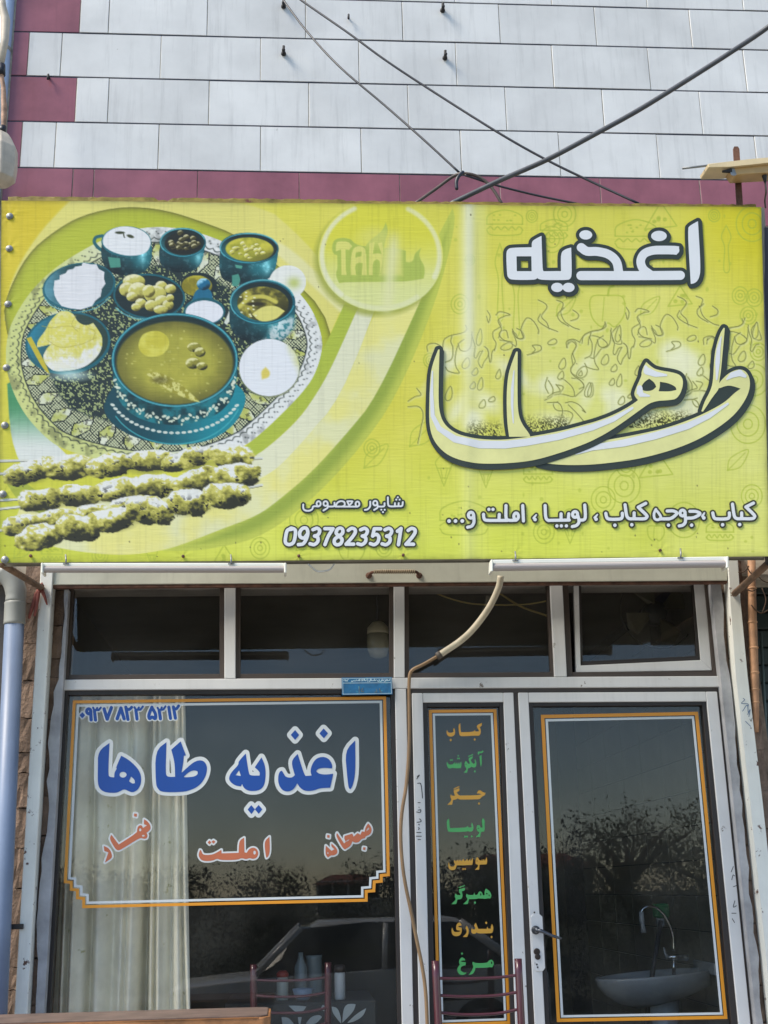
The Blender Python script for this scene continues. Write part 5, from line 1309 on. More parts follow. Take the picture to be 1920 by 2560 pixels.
HEM = M('faded_hem', (168, 150, 70), 0.6, 0.25, 14, spots=(122, 72, 60), sthr=0.6, sscale=5)
hx = np.linspace(20, 1890, 160); rh = random.Random(3)
hv = []
bm = bmesh.new()
prev = None
for x in hx:
    yb = 501 + 17 * x / 1903.0 + 0.5
    h = (9 if x < 860 else 5.5) + rh.uniform(-1.5, 1.5) - (6 if 395 < x < 430 else 0)
    a = bm.verts.new(up(x, yb, SY + 0.004)); b = bm.verts.new(up(x, yb - h * .5, SY + 0.012)); c = bm.verts.new(up(x, yb - h - 1.5, SY + 0.02 + rh.uniform(-.003, .003)))
    if prev: bm.faces.new((prev[0], a, b, prev[1])); bm.faces.new((prev[1], b, c, prev[2]))
    prev = (a, b, c)
bmesh.ops.solidify(bm, geom=list(bm.faces), thickness=0.0015)
from_bm('hem', bm, HEM, sign)
bm = bmesh.new()
prev = None
for k in range(30):
    y = 519 + (1391 - 519) * k / 29; x = 1903.5 + 21 * k / 29
    wv = 7 + 3 * math.sin(k * .6) + rh.uniform(-1, 1)
    a = bm.verts.new(up(x, y, SY + 0.003)); b = bm.verts.new(up(x + wv * .6, y, SY + 0.02)); c = bm.verts.new(up(x + wv, y, SY + 0.05))
    if prev: bm.faces.new((prev[0], a, b, prev[1])); bm.faces.new((prev[1], b, c, prev[2]))
    prev = (a, b, c)
bmesh.ops.solidify(bm, geom=list(bm.faces), thickness=0.0015)
from_bm('folded_edge', bm, M('vinyl_back', (196, 190, 172), 0.6, 0.12, 8), sign)
SCR = M('screw_zinc', (150, 152, 150), 0.45, 0.2, 40, metal=0.35)
for px_, py_ in ((24, 540), (23, 621), (20, 760), (16, 919), (12, 1063), (7, 1235), (12, 1399), (77, 1390), (458, 1391), (747, 1390), (1008, 1388), (1650, 1376)):
    lathe('screw', [(0.017, 0.004), (0.017, -0.0005), (0.016, -0.0015), (0.008, -0.0018), (0.008, -0.0045), (0.004, -0.005)] if px_ < 30 else [(0.007, 0.002), (0.007, -0.006), (0.003, -0.008)], up(px_, py_, SY - 0.003), SCR if px_ < 30 else RUST, sign, 'Y', 12)
tube('strut', [up(2, 1409, SY + 0.05), up(104, 1470, YS + 0.0)], 0.016, WOOD, sign, 6)
tube('strut', [up(1935, 1396, SY + 0.05), up(1836, 1484, YS + 0.0)], 0.018, WOOD, sign, 6)

# ==================================================================================================== tube lamps under the sign
def tube_lamp(label, l, r_, hooks):
    (x0, y0, y1), (x1, y2, y3) = l, r_
    YT = SY - 0.02
    base = up((x0 + x1) / 2, (y1 + y3) / 2, YT)
    t = thing('tube_lamp', label, 'lamp', base, 'tube lamps under the sign')
    f = 0.36
    slab('housing', [[(x0 + 2, y0), (x1 - 2, y2), (x1 - 2, y2 + (y3 - y2) * f), (x0 + 2, y0 + (y1 - y0) * f)]], YT - 0.004, 0.05, M('white_aluminium', (226, 226, 214), 0.35, 0.04, 4), t, 0.003)
    bm = bmesh.new()   # half-round diffuser
    A0, A1 = up(x0 + 2, y0 + (y1 - y0) * f, YT), up(x0 + 2, y1, YT); B0, B1 = up(x1 - 2, y2 + (y3 - y2) * f, YT), up(x1 - 2, y3, YT)
    ra = []; rb = []
    for k in range(9):
        a = math.pi * k / 8
        ra.append(bm.verts.new(A0.lerp(A1, (1 - math.cos(a)) / 2) + Vector((0, -0.022 * math.sin(a), 0))))
        rb.append(bm.verts.new(B0.lerp(B1, (1 - math.cos(a)) / 2) + Vector((0, -0.022 * math.sin(a), 0))))
    for k in range(8): bm.faces.new((ra[k], ra[k + 1], rb[k + 1], rb[k]))
    bm.faces.new(ra); bm.faces.new(rb[::-1]); bm.faces.new((ra[0], ra[-1], rb[-1], rb[0]))
    from_bm('diffuser', bm, M('milky_plastic', (168, 160, 156), 0.4, 0.04, 3), t)
    for xx, ya, yb in ((x0, y0, y1), (x1, y2, y3)):
        slab('end_cap', [[(xx - 3, ya - 0.5), (xx + 3, ya - 0.5), (xx + 3, yb + 0.5), (xx - 3, yb + 0.5)]], YT - 0.026, 0.075, M('cap_plastic', (228, 226, 212), 0.4, 0.04, 3), t, 0.003)
    for hx_, hy_ in hooks:
        tube('hook', [up(hx_, hy_ - 20, SY - 0.008), up(hx_ + 1, hy_ - 10, YT - 0.012), up(hx_ + 1, hy_ + 2, YT - 0.012)], 0.004, SCR, t, 6)
        slab('clip', [[(hx_ - 7, hy_), (hx_ + 8, hy_), (hx_ + 8, hy_ + 4), (hx_ - 7, hy_ + 4)]], YT - 0.010, 0.004, SCR, t, 0.001)
tube_lamp('long white tube lamp under the sign, on the side with the kebab picture', (105, 1407, 1432), (713, 1407, 1432), ((164, 1407), (577, 1407)))
tube_lamp('long white tube lamp under the sign, beneath the line of menu words', (1230, 1399, 1428), (1819, 1391, 1419), ((1288, 1399), (1701, 1392)))
tag(tube('loose_wire', [up(770, 1410, SY + .02), up(790, 1427, SY + .03), up(805, 1429, SY + .03), up(825, 1424, SY + .03), up(836, 1409, SY + .02)], 0.004, M('wire_white', (206, 200, 186), 0.5, .1), None, 6, 5), 'short pale wire looping below the sign beside a tube lamp', 'wire')

# ==================================================================================================== cables over the wall
CBL = M('black_cable', (34, 36, 44), 0.45, 0.1, 10); CBG = M('grey_cable', (78, 80, 84), 0.45, 0.15, 10); CBB = M('brown_hose', (96, 84, 76), 0.5, 0.2, 10)
def cable(label, pts, r_, mt, cat='cable'):
    return tag(tube('cable', [up(x, y, Y_ * SY / -0.95) for x, y, Y_ in pts], r_, mt, None, 8, 6), label, cat, None)
cable('thin black cable from the iron anchor down to the knot above the sign', [(690, -30, -0.139), (714, 8, -0.162), (770, 82, -0.301), (850, 168, -0.464), (960, 262, -0.580), (1060, 350, -0.695), (1150, 433, -0.788)], 0.0058, CBL)
cable('long thin black cable crossing the white tiles to the sign top', [(700, -40, -0.232), (752, 0, -0.278), (870, 82, -0.394), (960, 148, -0.464), (1064, 217, -0.533), (1243, 330, -0.672), (1365, 399, -0.742), (1480, 455, -0.811), (1597, 509, -0.904)], 0.0062, CBL)
cable('thick grey cable swooping up from the sign across the tiles', [(1126, 510, -.91), (1180, 484, -.93), (1261, 446, -.96), (1370, 398, -1.0), (1492, 333, -1.04), (1590, 279, -1.07), (1672, 229, -1.1), (1750, 180, -1.13), (1828, 130, -1.17), (1920, 68, -1.22), (2060, -40, -1.4), (2400, -260, -1.9), (3000, -560, -2.6)], 0.0125, CBG)
cable('brown bent hose from the knot down behind the sign', [(1036, 510, -0.834), (1090, 472, -0.811), (1135, 440, -0.811), (1165, 434, -0.834), (1200, 444, -0.834), (1230, 470, -0.834), (1256, 512, -0.834)], 0.0085, CBB)
cable('thin black cable end running from the knot to the sign edge', [(1162, 438, -0.834), (1190, 447, -0.834), (1240, 463, -0.834), (1340, 488, -0.858), (1452, 511, -0.904)], 0.0055, CBL)
cable('short taped cable end hanging from the knot', [(1158, 430, -0.858), (1146, 442, -0.869), (1141, 455, -0.869), (1142, 474, -0.869)], [0.009] * 18 + [0.007], CBL)

# ==================================================================================================== floodlight on its iron bar
fl = thing('floodlight', 'cream floodlight on a rusty iron bar above the sign corner', 'floodlight', up(1846, 515, SY + .1))
bm = bmesh.new()
pts = [up(1850, 516, SY + .06), up(1842, 440, SY + .06), up(1841, 372, SY + .06), up(1841, 364, SY + .06)]
for (a, b, hw) in ((pts[0], pts[2], 0.016),):
    d_ = Vector((hw, 0, 0))
    bm_prism(bm, [a - d_, a + d_, b + d_, b + d_ * .6 + Vector((0, 0, .014)), b - d_ * .6 + Vector((0, 0, .014)), b - d_], [q_ + Vector((0, .008, 0)) for q_ in (a - d_, a + d_, b + d_, b + d_ * .6 + Vector((0, 0, .014)), b - d_ * .6 + Vector((0, 0, .014)), b - d_)])
from_bm('iron_bar', bm, RUST, fl)
CRM = M('cream_enamel', (226, 204, 160), 0.4, 0.08, 8, streak=.2)
YF = SY + 0.03
def yslab(name, pl, y0, y1, mt, bev=.004):
    bm = bmesh.new()
    bm_prism(bm, [up(x, y, y0) for x, y in pl], [Vector((p.x, y1, p.z + .01)) for p in (up(x, y, y0) for x, y in pl)])
    bevel_bm(bm, bev); return from_bm(name, bm, mt, fl)
yslab('visor', [(1769, 409), (1820, 404), (1880, 397), (1990, 386), (1990, 400), (1880, 411), (1820, 417), (1772, 419)], YF - .10, YF + .03, CRM)
yslab('housing', [(1826, 417), (1880, 411.5), (1990, 400.5), (1990, 424), (1925, 431), (1841, 437)], YF - .08, YF + .02, M('tan_enamel', (196, 160, 104), 0.45, .1, 8))
yslab('bracket', [(1824, 421), (1836, 420), (1842, 437), (1836, 440), (1828, 438)], YF - .085, YF - .075, SCR, .001)
tube('bolt', [up(1806, 429, YF - .08), up(1828, 427, YF - .08)], [0.006, 0.012], M('black_iron', (46, 44, 46)), fl, 8)
tube('rod', [up(1706, 421, YF - .05), up(1770, 414, YF - .05)], 0.0055, SCR, fl, 8)
tube('cable_gland', [up(1912, 428, YF - .05), up(1911, 440, YF - .05), up(1913, 456, YF - .05)], [0.014, 0.013, 0.006], CBL, fl, 10)
tube('lead', [up(1913, 456, YF - .05), up(1915, 480, YF - .04), up(1912, 500, YF + .03), up(1914, 520, YF + .06)], 0.0045, CBB, fl, 6, 4)

# ==================================================================================================== left edge: rain pipes, hanging lantern
PVC = M('blue_grey_pvc', (118, 134, 160), 0.45, 0.12, 2.5, 0.03, streak=.45, spots=(128, 126, 124), sthr=.68, sscale=8)
PVG = M('grey_pvc', (150, 150, 142), 0.45, 0.08, 4)
YPI = -0.14
dp = thing('downpipe', 'blue-grey plastic downpipe with an elbow beside the guide post', 'pipe', up(-10, 2945, YPI))
def pcx(y): return up(36 - (y - 1559) * 0.0455, y, YPI)
tube('pipe', [pcx(2945), pcx(2300), pcx(1545)], 0.0485, PVC, dp, 24)
lathe_pts = [pcx(1562), pcx(1548)]
bm = bmesh.new()
bm_tube(bm, [pcx(1562), pcx(1558), pcx(1554), pcx(1512), pcx(1508), pcx(1505)], [.051, .0545, .053, .053, .0545, .050], 24)
from_bm('coupling', bm, PVG, dp, True)
bm = bmesh.new()
e0 = pcx(1506)
bm_tube(bm, catmull([e0, e0 + Vector((0, 0, .05)), e0 + Vector((-.02, 0, .11)), e0 + Vector((-.07, 0.0, .17))], 4), [.051] * 4 + [.053] * 8 + [.055], 24)
from_bm('elbow', bm, PVG, dp, True)
tube('upper_pipe', [e0 + Vector((-.05, 0, .145)), e0 + Vector((-.4, 0.05, .55))], 0.0485, PVG, dp, 24)
box('pipe_clip', pcx(2318).x - .02, up(62, 2318, -.06).x, -0.10, -0.085, pcx(2318).z - .012, pcx(2318).z + .012, FRAME_DARK, dp, .002)
p2 = thing('rain_pipe', 'pale blue rain pipe running up the wall corner beside the tiles', 'pipe', (XL - .055, -0.01, ZL))
tube('pipe', [(XL - .055, -0.01, ZL), (XL - .055, -0.01, ZTOP + 1)], 0.048, M('pale_blue_pvc', (176, 196, 222), 0.45, 0.06, 3), p2, 20)
for k in range(4):
    lathe('clip', [(.050, -.012), (.052, -.010), (.052, .010), (.050, .012)], (XL - .055, -0.01, ZL + .5 + k * .9), PVG, p2, 'Z', 20)
BEI = M('weathered_cream_plastic', (206, 194, 176), 0.55, 0.15, 9, streak=.5, spots=(150, 110, 84), sthr=.66, sscale=6)
YLN = -0.34
ln = thing('wall_lantern', 'weathered cream plastic lamp housing hanging at the wall corner', 'lamp', up(0, 465, YLN))
bm = bmesh.new()
prof = [(330, 10), (338, 24), (352, 33), (375, 44), (420, 43), (450, 38), (460, 24), (466, 5)]
c_ = up(-6, 330, YLN)
rings = []
for yy, hw in prof:
    c_ = up(-2, yy, YLN); hwm = up(hw - 2, yy, YLN).x - c_.x
    rings.append([bm.verts.new(c_ + Vector((sx * hwm * (1 if abs(sy) < .9 else .72), sy * hwm * (1 if abs(sx) < .9 else .72), 0))) for sx, sy in ((1, -.5), (.5, -1), (-.5, -1), (-1, -.5), (-1, .5), (-.5, 1), (.5, 1), (1, .5))])
for a, b in zip(rings[:-1], rings[1:]):
    for k in range(8): bm.faces.new((a[k], a[(k + 1) % 8], b[(k + 1) % 8], b[k]))
bm.faces.new(rings[0]); bm.faces.new(rings[-1][::-1])
bevel_bm(bm, .004)
from_bm('housing', bm, BEI, ln)
tube('stem', [up(6, 340, YLN), up(9, 318, YLN), up(10, 270, YLN), up(8, 215, YLN), up(3, 185, YLN), up(2, 150, YLN)], [.012, .014, .016, .013, .012, .012], M('taped_stem', (188, 150, 124), .7, .25, 30), ln, 10)
tube('collar', [up(5, 332, YLN), up(7, 316, YLN)], .020, CBL, ln, 12)
tube('collar', [up(3, 188, YLN), up(3, 162, YLN)], .023, CBL, ln, 12)
tube('upper_arm', [up(2, 165, YLN), up(12, 100, YLN), up(14, 50, YLN), up(6, 15, YLN), up(0, -40, YLN)], [.016, .022, .026, .022, .018], BEI, ln, 10)
# neighbouring fronts on both sides, then an added reflection-blocking board
nl = box('neighbour_building', XL - 4.0, up(22, 1500, .1).x, 0.16, 0.5, -0.01, ZTOP, M('neighbour_plaster', (92, 88, 86), .95, .2, 2, .3, 30), None, 0)
tag(nl, 'dim grey neighbouring wall beyond the downpipe', 'building')
nr = thing('neighbour_shutter', 'dark green shuttered neighbouring bay behind the bamboo pole', 'shutter', (up(1900, 2000, .3).x + .6, .3, 0))
XN = up(1886, 1500, .12).x
box('surround', XN, XN + 3.5, 0.34, 0.6, -0.01, ZL + .1, M('bay_dark', (44, 50, 50), .9, .15, 2), nr, 0)
for k in range(34):
    box('slat', XN + .02, XN + 3.0, 0.315, 0.338, .1 + k * .1, .192 + k * .1, M('dark_green_metal', (42, 56, 56), .5, .15, 3), nr, .006)
tube('edge_rail', [up(1902, 1580, .25), up(1925, 2010, .25)], .008, M('rail_metal', (96, 110, 108), .5, .1), nr, 6)
ns = thing('sky_blocker_board', 'added dark board beside the yellow sign, blocking sky from the transom reflections', 'sign', (up(1945, 1400, SY).x + 1.2, SY, up(1940, 1395, SY).z))  # board added only to keep open sky out of the transom glass
nx0 = up(1940, 1395, SY).x
box('panel', nx0, nx0 + 2.4, SY + .02, SY + .06, up(1940, 1395, SY).z, up(1920, 560, SY).z, M('blocker_panel', (50, 44, 48), .5, .1, 3), ns, .01)
box('frame', nx0 - .01, nx0 + 2.41, SY + .06, SY + .12, up(1940, 1395, SY).z - .01, up(1920, 560, SY).z + .01, M('dark_frame', (40, 38, 40), .6, .1, 3), ns, .01)
# bamboo pole
BAM = M('bamboo', (188, 142, 106), .6, .2, 12, .15, 50, streak=.4)
bp = thing('bamboo_pole', 'orange-brown bamboo pole standing between the white post and dark bay', 'pole', up(1889, 1828, -.02))
bpts = [(1879, 1392), (1880, 1470), (1881, 1550), (1884, 1620), (1886, 1690), (1889, 1760), (1890, 1830)]
tube('cane', [up(x, y, -.06) for x, y in bpts], [.021, .0215, .023, .023, .022, .0185, .014], BAM, bp, 14)
for x, y, rr in ((1880, 1471, .025), (1881, 1556, .0265), (1884, 1620, .0265), (1886, 1682, .0255), (1887.5, 1724, .023), (1889, 1756, .021)):
    p = up(x, y, -.06)
    lathe('node', [(rr - .004, -.007), (rr, -.002), (rr, .002), (rr - .004, .007)], p, M('bamboo_node', (196, 150, 112), .6, .2, 20), bp, 'Z', 14)
TW = M('twig', (84, 66, 52), .9, .2, 30)
tw_ = thing('twigs', 'tangle of thin dry twigs tied beside the bamboo pole', 'twigs', up(1895, 1560, -.08))
for k, q_ in enumerate(([(1846, 1431), (1858, 1430), (1867, 1423), (1872, 1415)], [(1866, 1412), (1876, 1432), (1890, 1440)], [(1866, 1473), (1880, 1478), (1890, 1473)], [(1878, 1512), (1890, 1526), (1905, 1533), (1925, 1522)], [(1895, 1440), (1908, 1452), (1925, 1458)], [(1905, 1470), (1915, 1500), (1906, 1532)])):
    tube('twig', [up(x, y, -.09) for x, y in q_], .0035, TW, tw_, 5, 4)
rg = thing('red_rag', 'faded red rag knotted round the strut end', 'rag', up(98, 1478, YS - .02))
RAG = M('red_cloth', (150, 88, 78), .9, .2, 20)
for q_ in ([(104, 1463), (96, 1482), (92, 1510), (86, 1540)], [(104, 1466), (90, 1486), (80, 1520), (72, 1546)], [(102, 1470), (112, 1492), (118, 1512)], [(108, 1460), (98, 1466), (90, 1472)]):
    tube('strip', [up(x, y, YS - .02) for x, y in q_], [.012, .011, .010, .007] if len(q_) == 4 else [.012, .008, .004], RAG, rg, 7)

# ==================================================================================================== municipal plate, pale pipe and hose
pq = [(854, 1694), (980, 1692.5), (981.5, 1736), (855, 1738)]
pt_ = slab('address_plate', [pq], YW - 0.012, 0.003, M('blue_enamel', (32, 112, 164), .35, .2, 30, spots=(70, 160, 180), sthr=.6, sscale=40), None, .001)
tag(pt_, 'small blue enamel address plate on the transom bar', 'plate')
YQ = YW - 0.0128
po = inset(pq, 2.0); ring_poly('plate_border', po, inset(po, 1.3), M('plate_white', (186, 214, 226), .4, .05), pt_, YQ)
polys_obj('plate_line', [[(857, 1707), (978.5, 1706), (978.5, 1707.2), (857, 1708.4)]], YQ - .0002, MATS['plate_white'], pt_)
g = Glyph(840, 1680, 0.0964)
for s_ in ([(1395, 185), (1385, 220), (1345, 222), (1340, 195)], [(1345, 222), (1310, 225), (1300, 200), (1330, 200)], [(1285, 205), (1280, 240), (1255, 250)], [(1245, 190), (1240, 222), (1215, 222)], [(1200, 180), (1198, 225)], [(1180, 205), (1172, 240), (1150, 250)],
           [(1130, 200), (1110, 205), (1125, 225), (1105, 245), (1080, 235), (1080, 215)], [(1045, 200), (1030, 220), (1000, 222), (1000, 180)], [(985, 205), (980, 222), (930, 225), (925, 205)], [(910, 180), (905, 225)], [(890, 180), (888, 230), (865, 245), (858, 225)], [(822, 175), (825, 250)],
           [(785, 200), (780, 225), (750, 225), (740, 180)], [(725, 180), (722, 225)], [(700, 185), (665, 190), (695, 225), (655, 228)], [(630, 185), (600, 195), (625, 225), (590, 228)], [(580, 205), (570, 228), (555, 228)], [(530, 200), (525, 228), (480, 230), (440, 228), (430, 250), (400, 245), (400, 230)],
           [(200, 215), (240, 200), (270, 230), (320, 190)], [(230, 230), (300, 235)]):
    g.s(9, *s_, n=3)
letter(g, YQ - .0002, MATS['plate_white'], pt_, 0, 'lettering', 0.4)
g = Glyph(840, 1680, 0.0964)
for s_ in ([(600, 380), (600, 560)], [(690, 420), (660, 500), (720, 500)], [(1045, 450), (1060, 510), (1000, 520)], [(1130, 430), (1150, 510), (1190, 520)]): g.s(9, *s_, n=3)
letter(g, YQ - .0002, M('worn_metal', (116, 128, 124), .6, .2, 30), pt_, 0, 'worn_number', 0.5)
hs = thing('drain_hose', 'cream conduit and brown hose looping down in front of the central mullion', 'hose', up(1062, 2900, -.05))
tube('conduit', [up(1252, 1440, -.14), up(1246, 1470, -.12), up(1222, 1520, -.09), up(1185, 1570, -.06), up(1150, 1603, -.045), up(1098, 1638, -.03)], .0175, M('cream_conduit', (206, 196, 172), .55, .12, 12, streak=.3), hs, 12, 6)
tube('joint', [up(1103, 1635, -.032), up(1092, 1642, -.028)], .020, M('joint_dark', (92, 84, 76), .6, .2), hs, 12)
tube('hose', [up(1098, 1638, -.03), up(1060, 1660, -.02), up(1030, 1676, -.012), up(1023, 1700, -.012), up(1023, 1760, -.014), up(1023, 1860, -.014), up(1016, 1960, -.016), up(1005, 2030, -.02), up(1002, 2100, -.02), up(1010, 2190, -.02), up(1030, 2290, -.02), up(1044, 2360, -.02), up(1056, 2420, -.02), up(1064, 2480, -.02), up(1068, 2560, -.02), up(1072, 2700, -.025), up(1074, 2900, -.03)], .0088, M('ochre_hose', (150, 120, 86), .5, .15, 8, streak=.3), hs, 10, 5)

# ==================================================================================================== chair in front of the door, table at the left
MRN = M('maroon_enamel', (84, 40, 48), .3, .12, 10, coat=.3)
def chair(label, px0, px1, ytop, Y, fz, depth_dir, group=None, mt=MRN):
    a, b = up(px0, ytop, Y), up(px1, ytop, Y)
    xc = (a.x + b.x) / 2; hw = (b.x - a.x) / 2; top = (a.z + b.z) / 2
    t = thing('metal_chair', label, 'chair', (xc, Y, fz), group)
    sz = fz + .45; dy = -.40 * depth_dir
    for s_ in (-1, 1):
        tube('back_post', [(xc + s_ * hw * .98, Y + .02 * depth_dir, fz), (xc + s_ * hw * .97, Y, sz), (xc + s_ * hw * .985, Y + .01 * depth_dir, sz + .25), (xc + s_ * hw, Y + .03 * depth_dir, top)], .0175, mt, t, 12, 4)
        tube('leg', [(xc + s_ * hw * .95, Y + dy, fz), (xc + s_ * hw * .92, Y + dy * .97, sz)], .0135, mt, t, 10)
    n = 5
    for k in range(n):
        z = top - .075 - k * .073
        sg = -.006 - .004 * k
        tube('back_rail', [(xc - hw * .98, Y + .02 * depth_dir, z), (xc - hw * .4, Y + .035 * depth_dir, z + sg), (xc + hw * .4, Y + .035 * depth_dir, z + sg), (xc + hw * .98, Y + .02 * depth_dir, z + .004)], .0068, mt, t, 8, 5)
    bm = bmesh.new()
    y0, y1 = sorted((Y + dy * 1.04, Y - .02 * depth_dir))
    bm_prism(bm, [(xc - hw * .95, y0, sz), (xc + hw * .95, y0, sz), (xc + hw * .95, y0, sz + .04), (xc - hw * .95, y0, sz + .04)], [(xc - hw * .9, y1, sz), (xc + hw * .9, y1, sz), (xc + hw * .9, y1, sz + .04), (xc - hw * .9, y1, sz + .04)])
    bevel_bm(bm, .012, 2); from_bm('seat', bm, M('seat_vinyl', (60, 40, 42), .5, .1), t)
    for s_ in (-1, 1):
        tube('stretcher', [(xc + s_ * hw * .95, Y, fz + .18), (xc + s_ * hw * .93, Y + dy, fz + .18)], .008, mt, t, 8)
    return t
chair('maroon metal chair standing outside in front of the narrow pane', 1090, 1298, 2400, -.40, FLO, 1)
tb = thing('wooden_table', 'rough wooden table pushed under the big lettered window', 'table', (up(300, 2540, -.4).x, -.38, FLO))
TZ = up(500, 2548, -.62).z
TX1 = up(674, 2548, -.62).x; TX0 = TX1 - 1.75
TWD = M('table_wood', (176, 122, 76), .55, .3, 7, .35, 40, streak=.2)
TTOP = M('table_top', (116, 98, 88), .6, .2, 8, .15, 30)
bm = bmesh.new()
y0, y1 = -.62, -.16
rr = .05
outl = [(TX0, y0), (TX1 - rr, y0)] + [(TX1 - rr + rr * math.sin(a), y0 + rr - rr * math.cos(a)) for a in np.linspace(.2, math.pi / 2, 6)] + [(TX1, y1 - rr)] + [(TX1 - rr + rr * math.cos(a), y1 - rr + rr * math.sin(a)) for a in np.linspace(.2, math.pi / 2, 6)] + [(TX0, y1)]
rw = random.Random(9)
outl = [(x + rw.uniform(-.004, .004), y + rw.uniform(-.004, .004)) for x, y in outl]
bm_prism(bm, [(x, y, TZ) for x, y in outl], [(x, y, TZ - .05) for x, y in outl])
bevel_bm(bm, .006, 2)
from_bm('table_edge', bm, TWD, tb)
bm = bmesh.new()
cx_, cy_ = (TX0 + TX1) / 2, (y0 + y1) / 2
o2 = [(cx_ + (x - cx_) * .985, cy_ + (y - cy_) * .93) for x, y in outl]
bm_prism(bm, [(x, y, TZ + .006) for x, y in o2], [(x, y, TZ + .001) for x, y in o2])
from_bm('table_top', bm, TTOP, tb)
for x in (TX0 + .12, TX1 - .14):
    for y in (y0 + .07, y1 - .07):
        box('leg', x - .025, x + .025, y - .025, y + .025, FLO, TZ - .05, TWD, tb, .004)

# ==================================================================================================== inside the shop
# curtain
NXC, NZC = 260, 40
cm_ = bpy.data.meshes.new('curtain')
cl, cr_ = up(120, 1740, .24), up(462, 1740, .24)
cbz = FLO + .06
x_b0, x_b1 = cl.x - .05, up(487, 2500, .24).x + .005
vs = []
for j in range(NZC):
    tz = j / (NZC - 1); z = cl.z + .06 + (cbz - cl.z - .06) * tz
    for i in range(NXC):
        ti = i / (NXC - 1)
        x = (cl.x + (cr_.x - cl.x) * ti) * (1 - tz) + (x_b0 + (x_b1 - x_b0) * ti) * tz
        tq = ti + .012 * math.sin(4 * tz + 6 * ti)
        y = .24 + .012 * math.sin(ti * 14 + 1.5 * tz) + .008 * math.sin(ti * 37 + 2 * tz)
        for (p_, w_, d_) in ((.05, .016, .05), (.17, .02, .06), (.235, .014, .05), (.36, .022, .055), (.50, .03, .03), (.60, .018, .03), (.725, .030, .11), (.79, .014, .05), (.90, .02, .025), (.965, .012, .03)):
            p2 = p_ + .02 * (tz - .3) * math.sin(p_ * 40)
            y += d_ * 1.5 * (.6 + .6 * tz) * math.exp(-((tq - p2) / (w_ * (.8 + .5 * tz))) ** 2) - .018 * math.exp(-((tq - p2 - w_ * 2.2) / (w_ * 1.6)) ** 2)
        vs.append((x, y, z))
fs = [(j * NXC + i, j * NXC + i + 1, (j + 1) * NXC + i + 1, (j + 1) * NXC + i) for j in range(NZC - 1) for i in range(NXC - 1)]
cm_.from_pydata(vs, [], fs)
for p in cm_.polygons: p.use_smooth = True
cu = link('curtain', cm_, M('cream_curtain', (240, 235, 214), .8, .12, 5, .1, 30, spots=(190, 184, 140), sthr=.64, sscale=14), None)
tag(cu, 'cream pleated curtain hanging behind the lettered window', 'curtain')
tag(tube('curtain_rod', [(cl.x - .05, .24, cl.z + .075), (up(960, 1700, .24).x, .24, cl.z + .075)], .009, SCR, None, 8), 'thin metal rod carrying the cream curtain', 'rod')
# wash basin on the tiled wall
POR = M('porcelain', (150, 154, 156), .2, .06, 5)
wb_ = thing('wash_basin', 'white porcelain wash basin on the tiled wall inside the door', 'basin', (IX1 - .25, 1.0, up(1640, 2530, 1.0).z))
bz = up(1640, 2442, .95).z; byc = 1.05
bm = bmesh.new()
rings = []
W_ = .66
for sc, dz, inn in ((.35, -.15, 0), (.62, -.13, 0), (.86, -.075, 0), (.97, -.03, 0), (1.0, 0, 0), (.99, .012, 0), (.93, .012, 0), (.88, -.01, 0), (.7, -.09, 0), (.3, -.12, 0)):
    ring = []
    for k in range(28):
        a = 2 * math.pi * k / 28
        x = IX1 - W_ * .5 - W_ * .5 * math.cos(a) * sc if True else 0
        if math.cos(a) < 0: x = min(IX1 - .004, IX1 - W_ * .5 - W_ * .5 * math.cos(a) * (1.0 if sc > .8 else sc))
        y = byc + .235 * math.sin(a) * sc * (1.0 if math.cos(a) > 0 else 1.05)
        ring.append(bm.verts.new((x, y, bz + dz + .02 * (-math.cos(a)))))
    rings.append(ring)
for a, b in zip(rings[:-1], rings[1:]):
    for k in range(28): bm.faces.new((a[k], a[(k + 1) % 28], b[(k + 1) % 28], b[k]))
bm.faces.new(rings[0][::-1]); bm.faces.new(rings[-1])
from_bm('bowl', bm, POR, wb_, True)
box('splash_back', IX1 - .03, IX1 - .003, byc - .2, byc + .2, bz, bz + .07, POR, wb_, .008)
lathe('pedestal', [(.09, FLO - bz), (.075, FLO - bz + .1), (.07, -.3), (.09, -.13)], (IX1 - .28, byc, bz), POR, wb_)
CHR = M('chrome', (190, 194, 196), .15, .05, 10, metal=.95)
YFA = 1.05
fa = thing('tap', 'chrome gooseneck tap over the wash basin', 'tap', up(1686, 2430, YFA))
P8 = lambda x, y: up(1300 + x * .3887, 1700 + y * .3887, YFA)
tube('spout', [P8(990, 1745), P8(985, 1650), P8(965, 1580), P8(925, 1510), P8(870, 1463), P8(820, 1457), P8(790, 1475), P8(782, 1495)], .0075, CHR, fa, 10, 5)
tube('spray_head', [P8(780, 1490), P8(784, 1540), P8(790, 1580), P8(797, 1625)], [.014, .017, .011, .019], POR, fa, 12)
tube('valve', [P8(955, 1782), P8(1000, 1782), P8(1060, 1782), P8(1080, 1782)], [.011, .016, .020, .018], CHR, fa, 12)
tube('lever', [P8(950, 1788), P8(935, 1760), P8(925, 1720)], [.011, .008, .004], POR, fa, 8)
tube('supply_pipe', [P8(990, 1790), P8(990, 1900)], .011, CHR, fa, 10)
sd_ = thing('soap_dispenser', 'green soap dispenser fixed to the tiles above the basin', 'dispenser', up(1670, 2295, .9))
a_, b_ = P8(900, 1440), P8(1000, 1530)
box('body', a_.x, b_.x, YFA + .1, YFA + .18, b_.z, a_.z, M('green_plastic', (38, 110, 66), .35, .1, 5), sd_, .01)
box('nozzle', a_.x + .01, a_.x + .05, YFA + .11, YFA + .16, b_.z - .05, b_.z - .002, POR, sd_, .006)
